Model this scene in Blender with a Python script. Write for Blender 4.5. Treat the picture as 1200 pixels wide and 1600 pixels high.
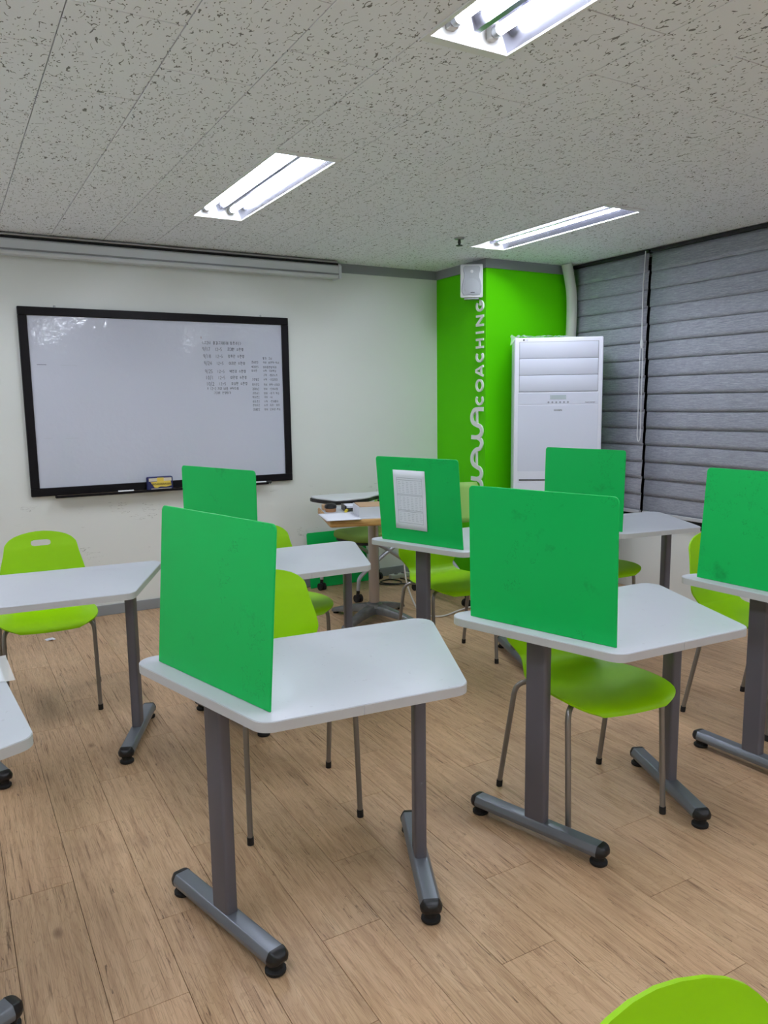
import bpy, bmesh, math, random
from mathutils import Vector, Matrix

# ------------------------------------------------------------------ scene, camera, world, exposure
for o in list(bpy.data.objects):
    bpy.data.objects.remove(o, do_unlink=True)
scn = bpy.context.scene
COL = scn.collection
PI = math.pi
H = 1.405                      # camera height; the camera stands at x = y = 0

cam_d = bpy.data.cameras.new('camera')
cam_d.sensor_fit = 'VERTICAL'
cam_d.sensor_height = 36.0
cam_d.lens = 36.0 * 1203.6 / 1600.0
cam_d.clip_start = 0.02
cam = bpy.data.objects.new('camera', cam_d)
COL.objects.link(cam)
cam.matrix_world = Matrix(((0.867824, 0.081448, -0.490150, 0.0),
                           (-0.496693, 0.115776, -0.860170, 0.0),
                           (-0.013311, 0.989930, 0.140928, H),
                           (0, 0, 0, 1)))
scn.camera = cam

world = bpy.data.worlds.new('night')
scn.world = world
world.use_nodes = True
world.node_tree.nodes['Background'].inputs[0].default_value = (0.004, 0.005, 0.008, 1)
world.node_tree.nodes['Background'].inputs[1].default_value = 1.0

vs = scn.view_settings
vs.view_transform = 'Standard'
vs.look = 'None'
vs.gamma = 1.0
vs.use_curve_mapping = False
vs.exposure = 1.12
TUBE_STRENGTH = 27.0
scn.cycles.use_denoising = True
scn.cycles.use_adaptive_sampling = True
scn.cycles.adaptive_threshold = 0.05
scn.cycles.use_light_tree = False
scn.cycles.max_bounces = 8
scn.cycles.diffuse_bounces = 5
scn.cycles.sample_clamp_indirect = 6.0
scn.cycles.caustics_reflective = False

# room extents
XL, XR, YF, YB, ZC = -1.0, 4.435, -2.0, 5.355, 2.44
PX, PY = 3.57, 4.70            # pillar corner

# ------------------------------------------------------------------ materials
def srgb(r, g, b):
    def f(c):
        c /= 255.0
        return c / 12.92 if c <= 0.04045 else ((c + 0.055) / 1.055) ** 2.4
    return (f(r), f(g), f(b), 1.0)

MATS = {}
def mat(name, col, rough=0.5, metal=0.0, spec=0.5, emit=None, alpha=None, transmission=0.0):
    m = bpy.data.materials.new(name)
    m.use_nodes = True
    b = m.node_tree.nodes['Principled BSDF']
    b.inputs['Base Color'].default_value = col
    b.inputs['Roughness'].default_value = rough
    b.inputs['Metallic'].default_value = metal
    b.inputs['Specular IOR Level'].default_value = spec
    if transmission:
        b.inputs['Transmission Weight'].default_value = transmission
    if alpha is not None:
        b.inputs['Alpha'].default_value = alpha
    if emit:
        b.inputs['Emission Color'].default_value = emit[0]
        b.inputs['Emission Strength'].default_value = emit[1]
    MATS[name] = m
    return m

class NT:
    """small node-tree helper"""
    def __init__(s, m):
        s.t = m.node_tree
        s.bsdf = s.t.nodes['Principled BSDF']
    def n(s, typ, **kw):
        nd = s.t.nodes.new(typ)
        for k, v in kw.items():
            if k.startswith('_'):
                setattr(nd, k[1:], v)
            else:
                nd.inputs[k.replace('__', ' ')].default_value = v
        return nd
    def l(s, a, b):
        s.t.links.new(a, b)
    def math(s, op, a, b=None, clamp=False):
        nd = s.t.nodes.new('ShaderNodeMath')
        nd.operation = op
        nd.use_clamp = clamp
        for i, v in enumerate((a, b)):
            if v is None:
                continue
            if isinstance(v, (int, float)):
                nd.inputs[i].default_value = v
            else:
                s.l(v, nd.inputs[i])
        return nd.outputs[0]
    def ramp(s, fac, stops):
        nd = s.t.nodes.new('ShaderNodeValToRGB')
        while len(nd.color_ramp.elements) < len(stops):
            nd.color_ramp.elements.new(0.5)
        for e, (p, c) in zip(nd.color_ramp.elements, stops):
            e.position = p
            e.color = c if len(c) == 4 else (*c, 1)
        s.l(fac, nd.inputs[0])
        return nd.outputs[0]
    def mix(s, fac, a, b, blend='MIX'):
        nd = s.t.nodes.new('ShaderNodeMix')
        nd.data_type = 'RGBA'
        nd.blend_type = blend
        for i, v in ((0, fac), (6, a), (7, b)):
            if isinstance(v, (int, float)):
                nd.inputs[i].default_value = v
            elif isinstance(v, tuple):
                nd.inputs[i].default_value = v
            else:
                s.l(v, nd.inputs[i])
        return nd.outputs[2]
    def coords(s, kind='Object', scale=(1, 1, 1), loc=None):
        tc = s.t.nodes.new('ShaderNodeTexCoord')
        mp = s.t.nodes.new('ShaderNodeMapping')
        mp.inputs['Scale'].default_value = scale
        s.l(tc.outputs[kind], mp.inputs['Vector'])
        if loc is not None:
            s.l(loc, mp.inputs['Location'])
        return mp.outputs[0]
    def pos(s, scale=(1, 1, 1)):
        g = s.t.nodes.new('ShaderNodeNewGeometry')
        mp = s.t.nodes.new('ShaderNodeMapping')
        mp.inputs['Scale'].default_value = scale
        s.l(g.outputs['Position'], mp.inputs['Vector'])
        return mp.outputs[0]
    def noise(s, vec, scale, detail=2.0, rough=0.5, dist=0.0):
        nd = s.t.nodes.new('ShaderNodeTexNoise')
        nd.inputs['Scale'].default_value = scale
        nd.inputs['Detail'].default_value = detail
        nd.inputs['Roughness'].default_value = rough
        nd.inputs['Distortion'].default_value = dist
        s.l(vec, nd.inputs['Vector'])
        return nd.outputs['Fac']
    def bump(s, h, strength=0.2, dist=0.01):
        nd = s.t.nodes.new('ShaderNodeBump')
        nd.inputs['Strength'].default_value = strength
        nd.inputs['Distance'].default_value = dist
        s.l(h, nd.inputs['Height'])
        s.l(nd.outputs[0], s.bsdf.inputs['Normal'])
    def color(s, c):
        s.l(c, s.bsdf.inputs['Base Color'])

def obj_random_offset(t):
    oi = t.n('ShaderNodeObjectInfo')
    v = t.t.nodes.new('ShaderNodeCombineXYZ')
    t.l(t.math('MULTIPLY', oi.outputs['Random'], 37.0), v.inputs[0])
    t.l(t.math('MULTIPLY', oi.outputs['Random'], 91.0), v.inputs[1])
    return oi.outputs['Random'], v.outputs[0]

# --- wood-look vinyl planks
m = mat('wood_plank', srgb(176, 140, 106), 0.42, spec=0.45)
t = NT(m)
rnd, off = obj_random_offset(t)
c1 = t.coords('Object', (1, 1, 1), off)
g1 = t.noise(t.coords('Object', (14, 0.9, 1), off), 3.2, 6, 0.62, 0.6)
g2 = t.noise(t.coords('Object', (60, 1.5, 1), off), 2.6, 4, 0.6, 0.3)
g3 = t.noise(t.coords('Object', (4.5, 0.9, 1), off), 2.0, 3, 0.55, 1.2)
base = t.ramp(g1, [(0.25, srgb(168, 132, 100)), (0.5, srgb(203, 168, 132)), (0.75, srgb(222, 190, 154))])
base = t.mix(t.math('MULTIPLY', g3, 0.5), base, srgb(208, 174, 142))
# rings: contour lines of a stretched noise give cathedral grain
rg = t.math('ABSOLUTE', t.math('SUBTRACT', t.math('FRACT', t.math('MULTIPLY', g3, 15.0)), 0.5))
ring = t.math('MULTIPLY', t.math('LESS_THAN', rg, 0.07), 0.20)
base = t.mix(ring, base, srgb(140, 104, 74))
# dark open-grain streaks
streak = t.ramp(g2, [(0.33, (1, 1, 1)), (0.42, (0, 0, 0))])
mask = t.ramp(t.noise(c1, 5.0, 2), [(0.40, (0, 0, 0)), (0.60, (1, 1, 1))])
base = t.mix(t.math('MULTIPLY', t.math('MULTIPLY', streak, mask), 0.8), base, srgb(98, 68, 46))
# fine pores and long cracks
g4 = t.noise(t.coords('Object', (170, 4, 1), off), 2.6, 3, 0.65, 0.2)
base = t.mix(t.ramp(g4, [(0.34, (.45, .45, .45)), (0.50, (0, 0, 0))]), base, srgb(132, 98, 72))
g5 = t.noise(t.coords('Object', (34, 0.9, 1), off), 2.8, 2, 0.5, 0.5)
crack = t.math('LESS_THAN', t.math('ABSOLUTE', t.math('SUBTRACT', g5, 0.40)), 0.007)
crack = t.math('MULTIPLY', crack, t.math('GREATER_THAN', t.noise(c1, 4.0, 2), 0.50))
base = t.mix(t.math('MULTIPLY', crack, 0.75), base, srgb(92, 64, 44))
# knots
vo = t.n('ShaderNodeTexVoronoi', Scale=2.6)
t.l(t.coords('Object', (1.6, 0.9, 1), off), vo.inputs['Vector'])
knot = t.ramp(vo.outputs['Distance'], [(0.03, (1, 1, 1)), (0.075, (0, 0, 0))])
base = t.mix(t.math('MULTIPLY', knot, 0.6), base, srgb(112, 78, 54))
tint = t.ramp(rnd, [(0.0, (0.93, 0.92, 0.90)), (0.5, (1.0, 1.0, 1.0)), (1.0, (1.03, 1.0, 0.98))])
base = t.mix(1.0, base, tint, 'MULTIPLY')
# trodden-in dirt
dirt = t.ramp(t.noise(t.pos((1, 1, 0)), 2.3, 4, 0.6), [(0.56, (0, 0, 0)), (0.74, (1, 1, 1))])
base = t.mix(t.math('MULTIPLY', dirt, 0.34), base, srgb(128, 100, 80))
t.color(base)
t.bump(t.math('ADD', t.math('MULTIPLY', g2, 0.6), g4), 0.25, 0.002)
rr = t.ramp(g2, [(0.3, (0.55,) * 3), (0.7, (0.36,) * 3)])
t.l(rr, t.bsdf.inputs['Roughness'])
mat('subfloor', srgb(74, 54, 38), 0.8)

# --- acoustic ceiling tile
m = mat('ceiling_tile', srgb(205, 203, 192), 0.9, spec=0.2)
t = NT(m)
rnd, off = obj_random_offset(t)
v = t.coords('Object', (1, 1, 1), off)
vs_ = t.coords('Object', (1.35, 0.75, 1), off)
n1 = t.noise(vs_, 26.0, 1.0, 0.5, 0.3)
n2 = t.noise(vs_, 40.0, 0.0)
worm = t.math('MULTIPLY', t.math('LESS_THAN', t.math('ABSOLUTE', t.math('SUBTRACT', n1, 0.52)), 0.018),
              t.math('GREATER_THAN', n2, 0.575))
vo = t.n('ShaderNodeTexVoronoi', Scale=70.0)
t.l(vs_, vo.inputs['Vector'])
dots = t.math('LESS_THAN', vo.outputs['Distance'], 0.20)
sepn = t.n('ShaderNodeSeparateColor')
t.l(vo.outputs['Color'], sepn.inputs[0])
dots = t.math('MULTIPLY', dots, t.math('GREATER_THAN', sepn.outputs[0], 0.42))
pit = t.math('MAXIMUM', worm, dots)
soft = t.noise(v, 160.0, 2.0)
basec = t.mix(t.math('MULTIPLY', soft, 0.16), srgb(243, 245, 250), srgb(208, 210, 214))
t.color(t.mix(t.math('MULTIPLY', pit, 0.8), basec, srgb(70, 68, 62)))  # dark tone paints the shade inside the pit holes
t.bump(t.math('SUBTRACT', 1.0, pit), 0.5, 0.004)
mat('ceiling_void', srgb(62, 62, 60), 0.9)

# --- painted wall with scuffs in a low band
m = mat('wall_paint', srgb(222, 226, 216), 0.55, spec=0.35)
t = NT(m)
pp = t.pos()
sep = t.n('ShaderNodeSeparateXYZ')
t.l(pp, sep.inputs[0])
band = t.ramp(sep.outputs[2], [(0.28, (0, 0, 0)), (0.45, (1, 1, 1)), (0.76, (1, 1, 1)), (0.80, (0, 0, 0))])
scr = t.math('LESS_THAN', t.math('ABSOLUTE', t.math('SUBTRACT', t.noise(t.pos((2.2, 2.2, 16)), 3.0, 3, 0.6, 0.4), 0.56)), 0.006)
scr = t.math('MULTIPLY', t.math('MULTIPLY', scr, band), t.math('GREATER_THAN', t.noise(pp, 7.0, 1), 0.60))
blot = t.ramp(t.noise(pp, 2.1, 4), [(0.35, (0, 0, 0)), (0.7, (1, 1, 1))])
wc = t.mix(t.math('MULTIPLY', blot, 0.35), srgb(228, 231, 229), srgb(220, 224, 221))
t.color(t.mix(t.math('MULTIPLY', scr, 0.6), wc, srgb(110, 110, 104)))
t.bump(t.noise(pp, 90.0, 2), 0.05, 0.003)

m = mat('lime_wall', srgb(90, 212, 0), 0.55, spec=0.15)
t = NT(m)
nz = t.noise(t.pos(), 3.0, 3)
t.color(t.mix(t.math('MULTIPLY', nz, 0.3), srgb(94, 216, 0), srgb(84, 206, 0)))

mat('trim_grey', srgb(142, 146, 150), 0.5)
mat('white_plain', srgb(226, 227, 226), 0.5)
mat('window_frame', srgb(34, 36, 40), 0.5)
mat('night_glass', srgb(16, 18, 22), 0.08)

# --- laminate top
m = mat('laminate_white', srgb(226, 229, 234), 0.38, spec=0.45)
t = NT(m)
c = t.coords('Object')
sm = t.math('MULTIPLY', t.ramp(t.noise(c, 9.0, 3), [(0.6, (0, 0, 0)), (0.8, (1, 1, 1))]), 0.10)
sp = t.math('MULTIPLY', t.math('GREATER_THAN', t.noise(c, 70.0, 1), 0.76), 0.25)
t.color(t.mix(t.math('MAXIMUM', sm, sp), srgb(194, 197, 206), srgb(148, 150, 156)))
t.bump(t.noise(c, 400.0, 2), 0.04, 0.001)
mat('edge_band', srgb(190, 190, 192), 0.45)
mat('column_grey', srgb(99, 98, 107), 0.45, 0.1)
mat('foot_grey', srgb(116, 121, 130), 0.32, 0.25)
mat('black_plastic', srgb(18, 18, 20), 0.4)
mat('black_rubber', srgb(24, 23, 23), 0.75)
mat('chair_tube', srgb(140, 136, 132), 0.3, 0.5)

m = mat('divider_green', srgb(0, 184, 86), 0.45, spec=0.3)
t = NT(m)
rnd, off = obj_random_offset(t)
c = t.coords('Object', (1, 1, 1), off)
sm = t.ramp(t.noise(c, 5.5, 5, 0.7), [(0.62, (0, 0, 0)), (0.78, (1, 1, 1))])
sc_ = t.math('LESS_THAN', t.math('ABSOLUTE', t.math('SUBTRACT', t.noise(c, 13.0, 4, 0.7), 0.42)), 0.006)
sc_ = t.math('MULTIPLY', sc_, t.math('GREATER_THAN', t.noise(c, 3.0, 1), 0.56))
dd = t.math('MULTIPLY', t.math('MAXIMUM', t.math('MULTIPLY', sm, 0.75), t.math('MULTIPLY', sc_, 0.35)), 1.0)
t.color(t.mix(dd, srgb(0, 184, 86), srgb(0, 118, 56)))
t.bump(t.noise(c, 300.0, 2), 0.05, 0.001)

m = mat('chair_lime', srgb(148, 204, 4), 0.42, spec=0.25)
t = NT(m)
c = t.coords('Object')
t.color(t.mix(t.math('MULTIPLY', t.noise(c, 8.0, 3), 0.25), srgb(151, 208, 0), srgb(138, 195, 0)))
t.bump(t.noise(c, 420.0, 1), 0.08, 0.001)

m = mat('olive_fabric', srgb(126, 156, 74), 0.85, spec=0.2)
t = NT(m)
t.bump(t.noise(t.coords('Object'), 500.0, 2), 0.3, 0.001)
mat('pale_green_plastic', srgb(160, 205, 108), 0.5)

# --- whiteboard: glossy, a little wavy
m = mat('whiteboard_face', srgb(203, 206, 216), 0.07, spec=0.5)
t = NT(m)
c = t.pos()
t.color(t.mix(t.math('MULTIPLY', t.noise(c, 1.6, 3), 0.4), srgb(204, 208, 224), srgb(196, 200, 216)))
t.bump(t.noise(c, 11.0, 3, 0.6), 0.22, 0.01)
mat('frame_black', srgb(13, 9, 14), 0.5, spec=0.2)
mat('marker_ink', srgb(92, 94, 108), 0.6)
mat('marker_ink_red', srgb(150, 84, 96), 0.6)
mat('marker_white', srgb(228, 228, 230), 0.35)
mat('eraser_blue', srgb(34, 40, 96), 0.6)
mat('eraser_yellow', srgb(228, 200, 84), 0.6)
mat('eraser_pale', srgb(214, 206, 190), 0.6)
mat('ink_dark', srgb(40, 32, 28), 0.6)
mat('ink_grey', srgb(150, 154, 170), 0.6)
mat('ink_pale', srgb(188, 192, 206), 0.6)

# --- blind fabric
m = mat('blind_fabric', srgb(128, 130, 140), 0.7, spec=0.25)
t = NT(m)
a = t.noise(t.pos((3, 6, 150)), 1.6, 5, 0.65)
b = t.noise(t.pos((10, 40, 400)), 1.2, 3, 0.6)
f = t.math('ADD', t.math('MULTIPLY', a, 0.6), t.math('MULTIPLY', b, 0.4))
t.color(t.ramp(f, [(0.32, srgb(120, 123, 135)), (0.5, srgb(152, 155, 168)), (0.68, srgb(186, 188, 200))]))
t.bump(f, 0.12, 0.002)
mat('blind_rail', srgb(190, 192, 198), 0.5)
mat('cord_grey', srgb(206, 208, 214), 0.5)

mat('ac_white', srgb(232, 234, 249), 0.42)
mat('ac_panel', srgb(219, 223, 241), 0.42)
mat('ac_seam', srgb(150, 152, 166), 0.5)
mat('ac_display', srgb(186, 198, 206), 0.25)
mat('speaker_white', srgb(226, 228, 232), 0.45)
m = mat('speaker_grille', srgb(182, 186, 194), 0.55)
t = NT(m)
vo = t.n('ShaderNodeTexVoronoi', Scale=260.0)
t.l(t.coords('Object'), vo.inputs['Vector'])
t.bump(vo.outputs['Distance'], 0.4, 0.002)
mat('letter_white', srgb(242, 243, 245), 0.45)
m = mat('pipe_wrap', srgb(206, 210, 200), 0.8)
t = NT(m)
t.bump(t.noise(t.coords('Object'), 40.0, 3), 0.3, 0.01)
mat('film', (0.9, 0.92, 0.92, 1), 0.15, alpha=0.35)

mat('screen_case', srgb(212, 217, 222), 0.45)
mat('screen_case_dark', srgb(34, 35, 38), 0.6, spec=0.2)
mat('metal_silver', srgb(170, 172, 176), 0.3, 0.8)
mat('lamp_white', srgb(232, 233, 232), 0.35)
mat('lamp_reflector', srgb(188, 188, 206), 0.20, 1.0)
mat('lamp_socket', srgb(225, 225, 225), 0.4)
mat('lamp_tube', (1, 1, 1, 1), 0.3, emit=((0.87, 0.925, 1.025, 1), TUBE_STRENGTH))

m = mat('wood_edge', srgb(196, 150, 88), 0.45)
t = NT(m)
g = t.noise(t.coords('Object', (3, 3, 40)), 2.5, 4, 0.6)
t.color(t.ramp(g, [(0.3, srgb(160, 112, 60)), (0.6, srgb(206, 162, 100))]))
mat('table_steel', srgb(176, 170, 166), 0.3, 0.8)
m = mat('cast_aluminium', srgb(128, 130, 132), 0.5, 0.7)
t = NT(m)
t.color(t.mix(t.noise(t.coords('Object'), 22.0, 4), srgb(96, 98, 100), srgb(150, 152, 154)))
m = mat('paper', srgb(226, 228, 240), 0.7, spec=0.2)
mat('card_tan', srgb(184, 152, 120), 0.7)
mat('box_white', srgb(214, 216, 224), 0.6)
mat('cable_white', srgb(214, 212, 206), 0.5)
mat('frame_silver', srgb(176, 178, 184), 0.4, 0.4)
mat('skin_tan', srgb(176, 128, 92), 0.7)
mat('yellow_plastic', srgb(220, 196, 60), 0.5)
mat('tablet_white', srgb(220, 223, 228), 0.4)
mat('power_white', srgb(200, 200, 198), 0.5)

# ------------------------------------------------------------------ mesh helpers
class MB:
    def __init__(s):
        s.v, s.f = [], []
    def add(s, vs_, fs_):
        k = len(s.v)
        s.v += [tuple(p) for p in vs_]
        s.f += [tuple(i + k for i in q) for q in fs_]
        return s
    def box(s, c, d, rz=0.0):
        x, y, z = d[0] / 2, d[1] / 2, d[2] / 2
        ca, sa = math.cos(rz), math.sin(rz)
        P = []
        for dz in (-z, z):
            for dx, dy in ((-x, -y), (x, -y), (x, y), (-x, y)):
                P.append((c[0] + dx * ca - dy * sa, c[1] + dx * sa + dy * ca, c[2] + dz))
        return s.add(P, [(3, 2, 1, 0), (4, 5, 6, 7), (0, 1, 5, 4), (1, 2, 6, 5), (2, 3, 7, 6), (3, 0, 4, 7)])
    def bb(s, x0, x1, y0, y1, z0, z1):
        return s.box(((x0 + x1) / 2, (y0 + y1) / 2, (z0 + z1) / 2), (x1 - x0, y1 - y0, z1 - z0))
    def prism(s, poly, a, b, M=None):
        """polygon (ccw) in xy extruded from z=a to z=b; M maps to final space"""
        n = len(poly)
        P = [(x, y, a) for x, y in poly] + [(x, y, b) for x, y in poly]
        if M is not None:
            P = [tuple(M @ Vector(p)) for p in P]
        F = [tuple(range(n - 1, -1, -1)), tuple(range(n, 2 * n))]
        F += [(i, (i + 1) % n, n + (i + 1) % n, n + i) for i in range(n)]
        return s.add(P, F)
    def tube(s, path, r, n=10, caps=True):
        path = [Vector(p) for p in path]
        rs = r if isinstance(r, (list, tuple)) else [r] * len(path)
        P, F = [], []
        up = None
        for i, p in enumerate(path):
            d = (path[min(i + 1, len(path) - 1)] - path[max(i - 1, 0)]).normalized()
            if up is None:
                up = Vector((0, 0, 1)) if abs(d.z) < 0.9 else Vector((1, 0, 0))
            a = up - d * up.dot(d)
            a.normalize()
            up = a
            b = d.cross(a)
            for k in range(n):
                t_ = 2 * PI * k / n
                P.append(p + (a * math.cos(t_) + b * math.sin(t_)) * rs[i])
        for i in range(len(path) - 1):
            for k in range(n):
                F.append((i * n + k, i * n + (k + 1) % n, (i + 1) * n + (k + 1) % n, (i + 1) * n + k))
        if caps:
            F.append(tuple(range(n - 1, -1, -1)))
            F.append(tuple((len(path) - 1) * n + k for k in range(n)))
        return s.add(P, F)
    def lathe(s, prof, n=16, c=(0, 0, 0), M=None):
        """profile of (r, z) from bottom to top around z"""
        P, F = [], []
        for r, z in prof:
            for k in range(n):
                a = 2 * PI * k / n
                q = Vector((r * math.cos(a), r * math.sin(a), z))
                if M is not None:
                    q = M @ q
                P.append((q.x + c[0], q.y + c[1], q.z + c[2]))
        for i in range(len(prof) - 1):
            for k in range(n):
                F.append((i * n + k, i * n + (k + 1) % n, (i + 1) * n + (k + 1) % n, (i + 1) * n + k))
        F.append(tuple(range(n - 1, -1, -1)))
        F.append(tuple((len(prof) - 1) * n + k for k in range(n)))
        return s.add(P, F)
    def ribbon(s, pts, w, t0, t1, M, closed=False):
        """flat stroke along pts (u, v), width w, thickness t0..t1; M maps (u, v, t)"""
        n = len(pts)
        L, R = [], []
        for i in range(n):
            a = pts[(i - 1) % n] if (closed or i > 0) else pts[i]
            b = pts[(i + 1) % n] if (closed or i < n - 1) else pts[i]
            p = pts[i]
            d1 = Vector((p[0] - a[0], p[1] - a[1]))
            d2 = Vector((b[0] - p[0], b[1] - p[1]))
            if d1.length < 1e-9: d1 = d2
            if d2.length < 1e-9: d2 = d1
            d1 = d1.normalized(); d2 = d2.normalized()
            n1 = Vector((-d1.y, d1.x)); n2 = Vector((-d2.y, d2.x))
            nn = n1 + n2
            if nn.length < 0.2: nn = n1
            nn.normalize()
            k = w / 2 / max(0.45, nn.dot(n1))
            L.append((p[0] + nn.x * k, p[1] + nn.y * k))
            R.append((p[0] - nn.x * k, p[1] - nn.y * k))
        P, F = [], []
        for i in range(n):
            for q, tt in ((L[i], t0), (R[i], t0), (R[i], t1), (L[i], t1)):
                P.append(tuple(M @ Vector((q[0], q[1], tt))))
        m_ = n if closed else n - 1
        for i in range(m_):
            a, b = 4 * i, 4 * ((i + 1) % n)
            for k in range(4):
                F.append((a + k, a + (k + 1) % 4, b + (k + 1) % 4, b + k))
        if not closed:
            F.append((3, 2, 1, 0)); e = 4 * (n - 1); F.append((e, e + 1, e + 2, e + 3))
        return s.add(P, F)
    def mesh(s, name, bevel=0.0, seg=2, smooth=None, recalc=True):
        me = bpy.data.meshes.new(name)
        me.from_pydata(s.v, [], s.f)
        bm = bmesh.new()
        bm.from_mesh(me)
        if recalc:
            bmesh.ops.recalc_face_normals(bm, faces=bm.faces)
        if bevel:
            es = [e for e in bm.edges if len(e.link_faces) == 2 and e.calc_face_angle(0) > math.radians(35)]
            bmesh.ops.bevel(bm, geom=es, offset=bevel, segments=seg, profile=0.5, affect='EDGES', clamp_overlap=True)
        bm.to_mesh(me)
        bm.free()
        if smooth:
            for p in me.polygons:
                p.use_smooth = True
            me.set_sharp_from_angle(angle=math.radians(smooth))
        return me
    def build(s, name, material, parent=None, bevel=0.0, seg=2, smooth=None, loc=(0, 0, 0), rot=(0, 0, 0)):
        return link(name, s.mesh(name, bevel, seg, smooth), material, parent, loc, rot)

def link(name, me, material=None, parent=None, loc=(0, 0, 0), rot=(0, 0, 0)):
    if material and not me.materials:
        me.materials.append(MATS[material])
    o = bpy.data.objects.new(name, me)
    COL.objects.link(o)
    o.location = loc
    o.rotation_euler = rot
    if parent:
        o.parent = parent
    return o

def empty(name, loc=(0, 0, 0), rz=0.0):
    o = bpy.data.objects.new(name, None)
    COL.objects.link(o)
    o.empty_display_size = 0.1
    o.location = loc
    o.rotation_euler = (0, 0, rz)
    return o

def tag(o, label, cat, group=None):
    o['label'] = label
    o['category'] = cat
    if group:
        o['group'] = group
    return o

def structure(o, label=None, cat=None):
    o['kind'] = 'structure'
    if label: o['label'] = label
    if cat: o['category'] = cat
    return o

def copy_tree(o, parent=None):
    c = o.copy()
    COL.objects.link(c)
    c.parent = parent
    for ch in list(o.children):
        copy_tree(ch, c)
    return c

def arc(c, r, a0, a1, n):
    return [(c[0] + r * math.cos(a0 + (a1 - a0) * i / n), c[1] + r * math.sin(a0 + (a1 - a0) * i / n)) for i in range(n + 1)]

def round_poly(pts, r, n=6):
    """round the corners of a convex ccw polygon"""
    out = []
    N = len(pts)
    rs = r if isinstance(r, (list, tuple)) else [r] * N
    for i in range(N):
        a, p, b = Vector(pts[i - 1]), Vector(pts[i]), Vector(pts[(i + 1) % N])
        u, v = (a - p).normalized(), (b - p).normalized()
        ang = u.angle(v)
        q = rs[i] / math.tan(ang / 2)
        c = p + (u + v).normalized() * (rs[i] / math.sin(ang / 2))
        s0, s1 = p + u * q - c, p + v * q - c
        a0, a1 = math.atan2(s0.y, s0.x), math.atan2(s1.y, s1.x)
        if a1 < a0: a1 += 2 * PI
        out += arc(c, rs[i], a0, a1, n)
    return out

def catmull(pts, k=5, closed=False):
    out = []
    n = len(pts)
    D = len(pts[0])
    rng = range(n) if closed else range(n - 1)
    for i in rng:
        P = [pts[(i + j) % n] if closed else pts[min(max(i + j, 0), n - 1)] for j in (-1, 0, 1, 2)]
        for q in range(k):
            t_ = q / k
            out.append(tuple(0.5 * (2 * P[1][d] + (P[2][d] - P[0][d]) * t_ + (2 * P[0][d] - 5 * P[1][d] + 4 * P[2][d] - P[3][d]) * t_ ** 2
                                    + (3 * P[1][d] - P[0][d] - 3 * P[2][d] + P[3][d]) * t_ ** 3) for d in range(D)))
    if not closed:
        out.append(tuple(pts[-1]))
    return out

def text_mesh(body, size, extrude=0.0004, name='print'):
    cu = bpy.data.curves.new(name, 'FONT')
    cu.body = body
    cu.size = size
    cu.extrude = extrude
    cu.align_x = 'CENTER'
    cu.align_y = 'CENTER'
    cu.resolution_u = 3
    o = bpy.data.objects.new(name, cu)
    COL.objects.link(o)
    dg = bpy.context.evaluated_depsgraph_get()
    me = bpy.data.meshes.new_from_object(o.evaluated_get(dg))
    bpy.data.objects.remove(o, do_unlink=True)
    bpy.data.curves.remove(cu)
    me.name = name
    return me

# ================================================================== THE ROOM
fl = structure(MB().bb(XL - .1, XR + .1, YF - .1, YB + .1, -.10, -.004).build('floor', 'subfloor'),
               'wood-look plank floor of the classroom', 'floor')
PW, PL, GAP = 0.1765, 0.914, 0.0013
plank_cache = {}
def plank_mesh(w, l):
    key = (round(w, 4), round(l, 4))
    if key not in plank_cache:
        plank_cache[key] = MB().box((0, 0, -.002), (w - GAP, l - GAP, .004)).mesh('plank', bevel=.0006, seg=1)
    return plank_cache[key]
k0, k1 = math.floor((XL - 0.057) / PW), math.floor((XR - 0.057) / PW)
for k in range(k0, k1 + 1):
    x0, x1 = max(XL, 0.057 + k * PW), min(XR, 0.057 + (k + 1) * PW)
    if x1 - x0 < 0.01: continue
    j0 = (2.313 + 0.303 * (k % 2) - 0.308 * math.floor(k / 2)) % PL
    y = j0 + PL * math.floor((YF - j0) / PL)
    while y < YB:
        a, b = max(y, YF), min(y + PL, YB)
        if b - a > 0.02:
            link('plank', plank_mesh(x1 - x0, b - a), 'wood_plank', fl, ((x0 + x1) / 2, (a + b) / 2, 0))
        y += PL

# fixtures: (x centre, y centre)
LAMPS = [(1.435, 3.745), (3.335, 3.775), (1.435, 1.372), (3.335, 1.372), (-0.465, 3.745), (-0.465, 1.372), (1.435, -1.0), (3.335, -1.0), (-0.465, -1.0)]
LW, LL = 0.300, 1.275           # flange size
ce = structure(MB().bb(XL - .1, XR + .1, YF - .1, YB + .1, ZC + .14, ZC + .24).build('ceiling', 'ceiling_void'),
               'suspended ceiling of white fissured acoustic tiles', 'ceiling')
TW, TL = 0.306, 0.598
tile_cache = {}
def tile_mesh(w, l):
    key = (round(w, 3), round(l, 3))
    if key not in tile_cache:
        tile_cache[key] = MB().box((0, 0, .007), (w - .0030, l - .0046, .014)).mesh('ceiling_tile', bevel=.0010, seg=1)
    return tile_cache[key]
def rect_minus(r, h):
    x0, x1, y0, y1 = r
    a0, a1, b0, b1 = h
    if a0 >= x1 or a1 <= x0 or b0 >= y1 or b1 <= y0:
        return [r]
    out = []
    if b0 > y0: out.append((x0, x1, y0, b0))
    if b1 < y1: out.append((x0, x1, b1, y1))
    yy0, yy1 = max(y0, b0), min(y1, b1)
    if a0 > x0: out.append((x0, a0, yy0, yy1))
    if a1 < x1: out.append((a1, x1, yy0, yy1))
    return out
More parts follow.
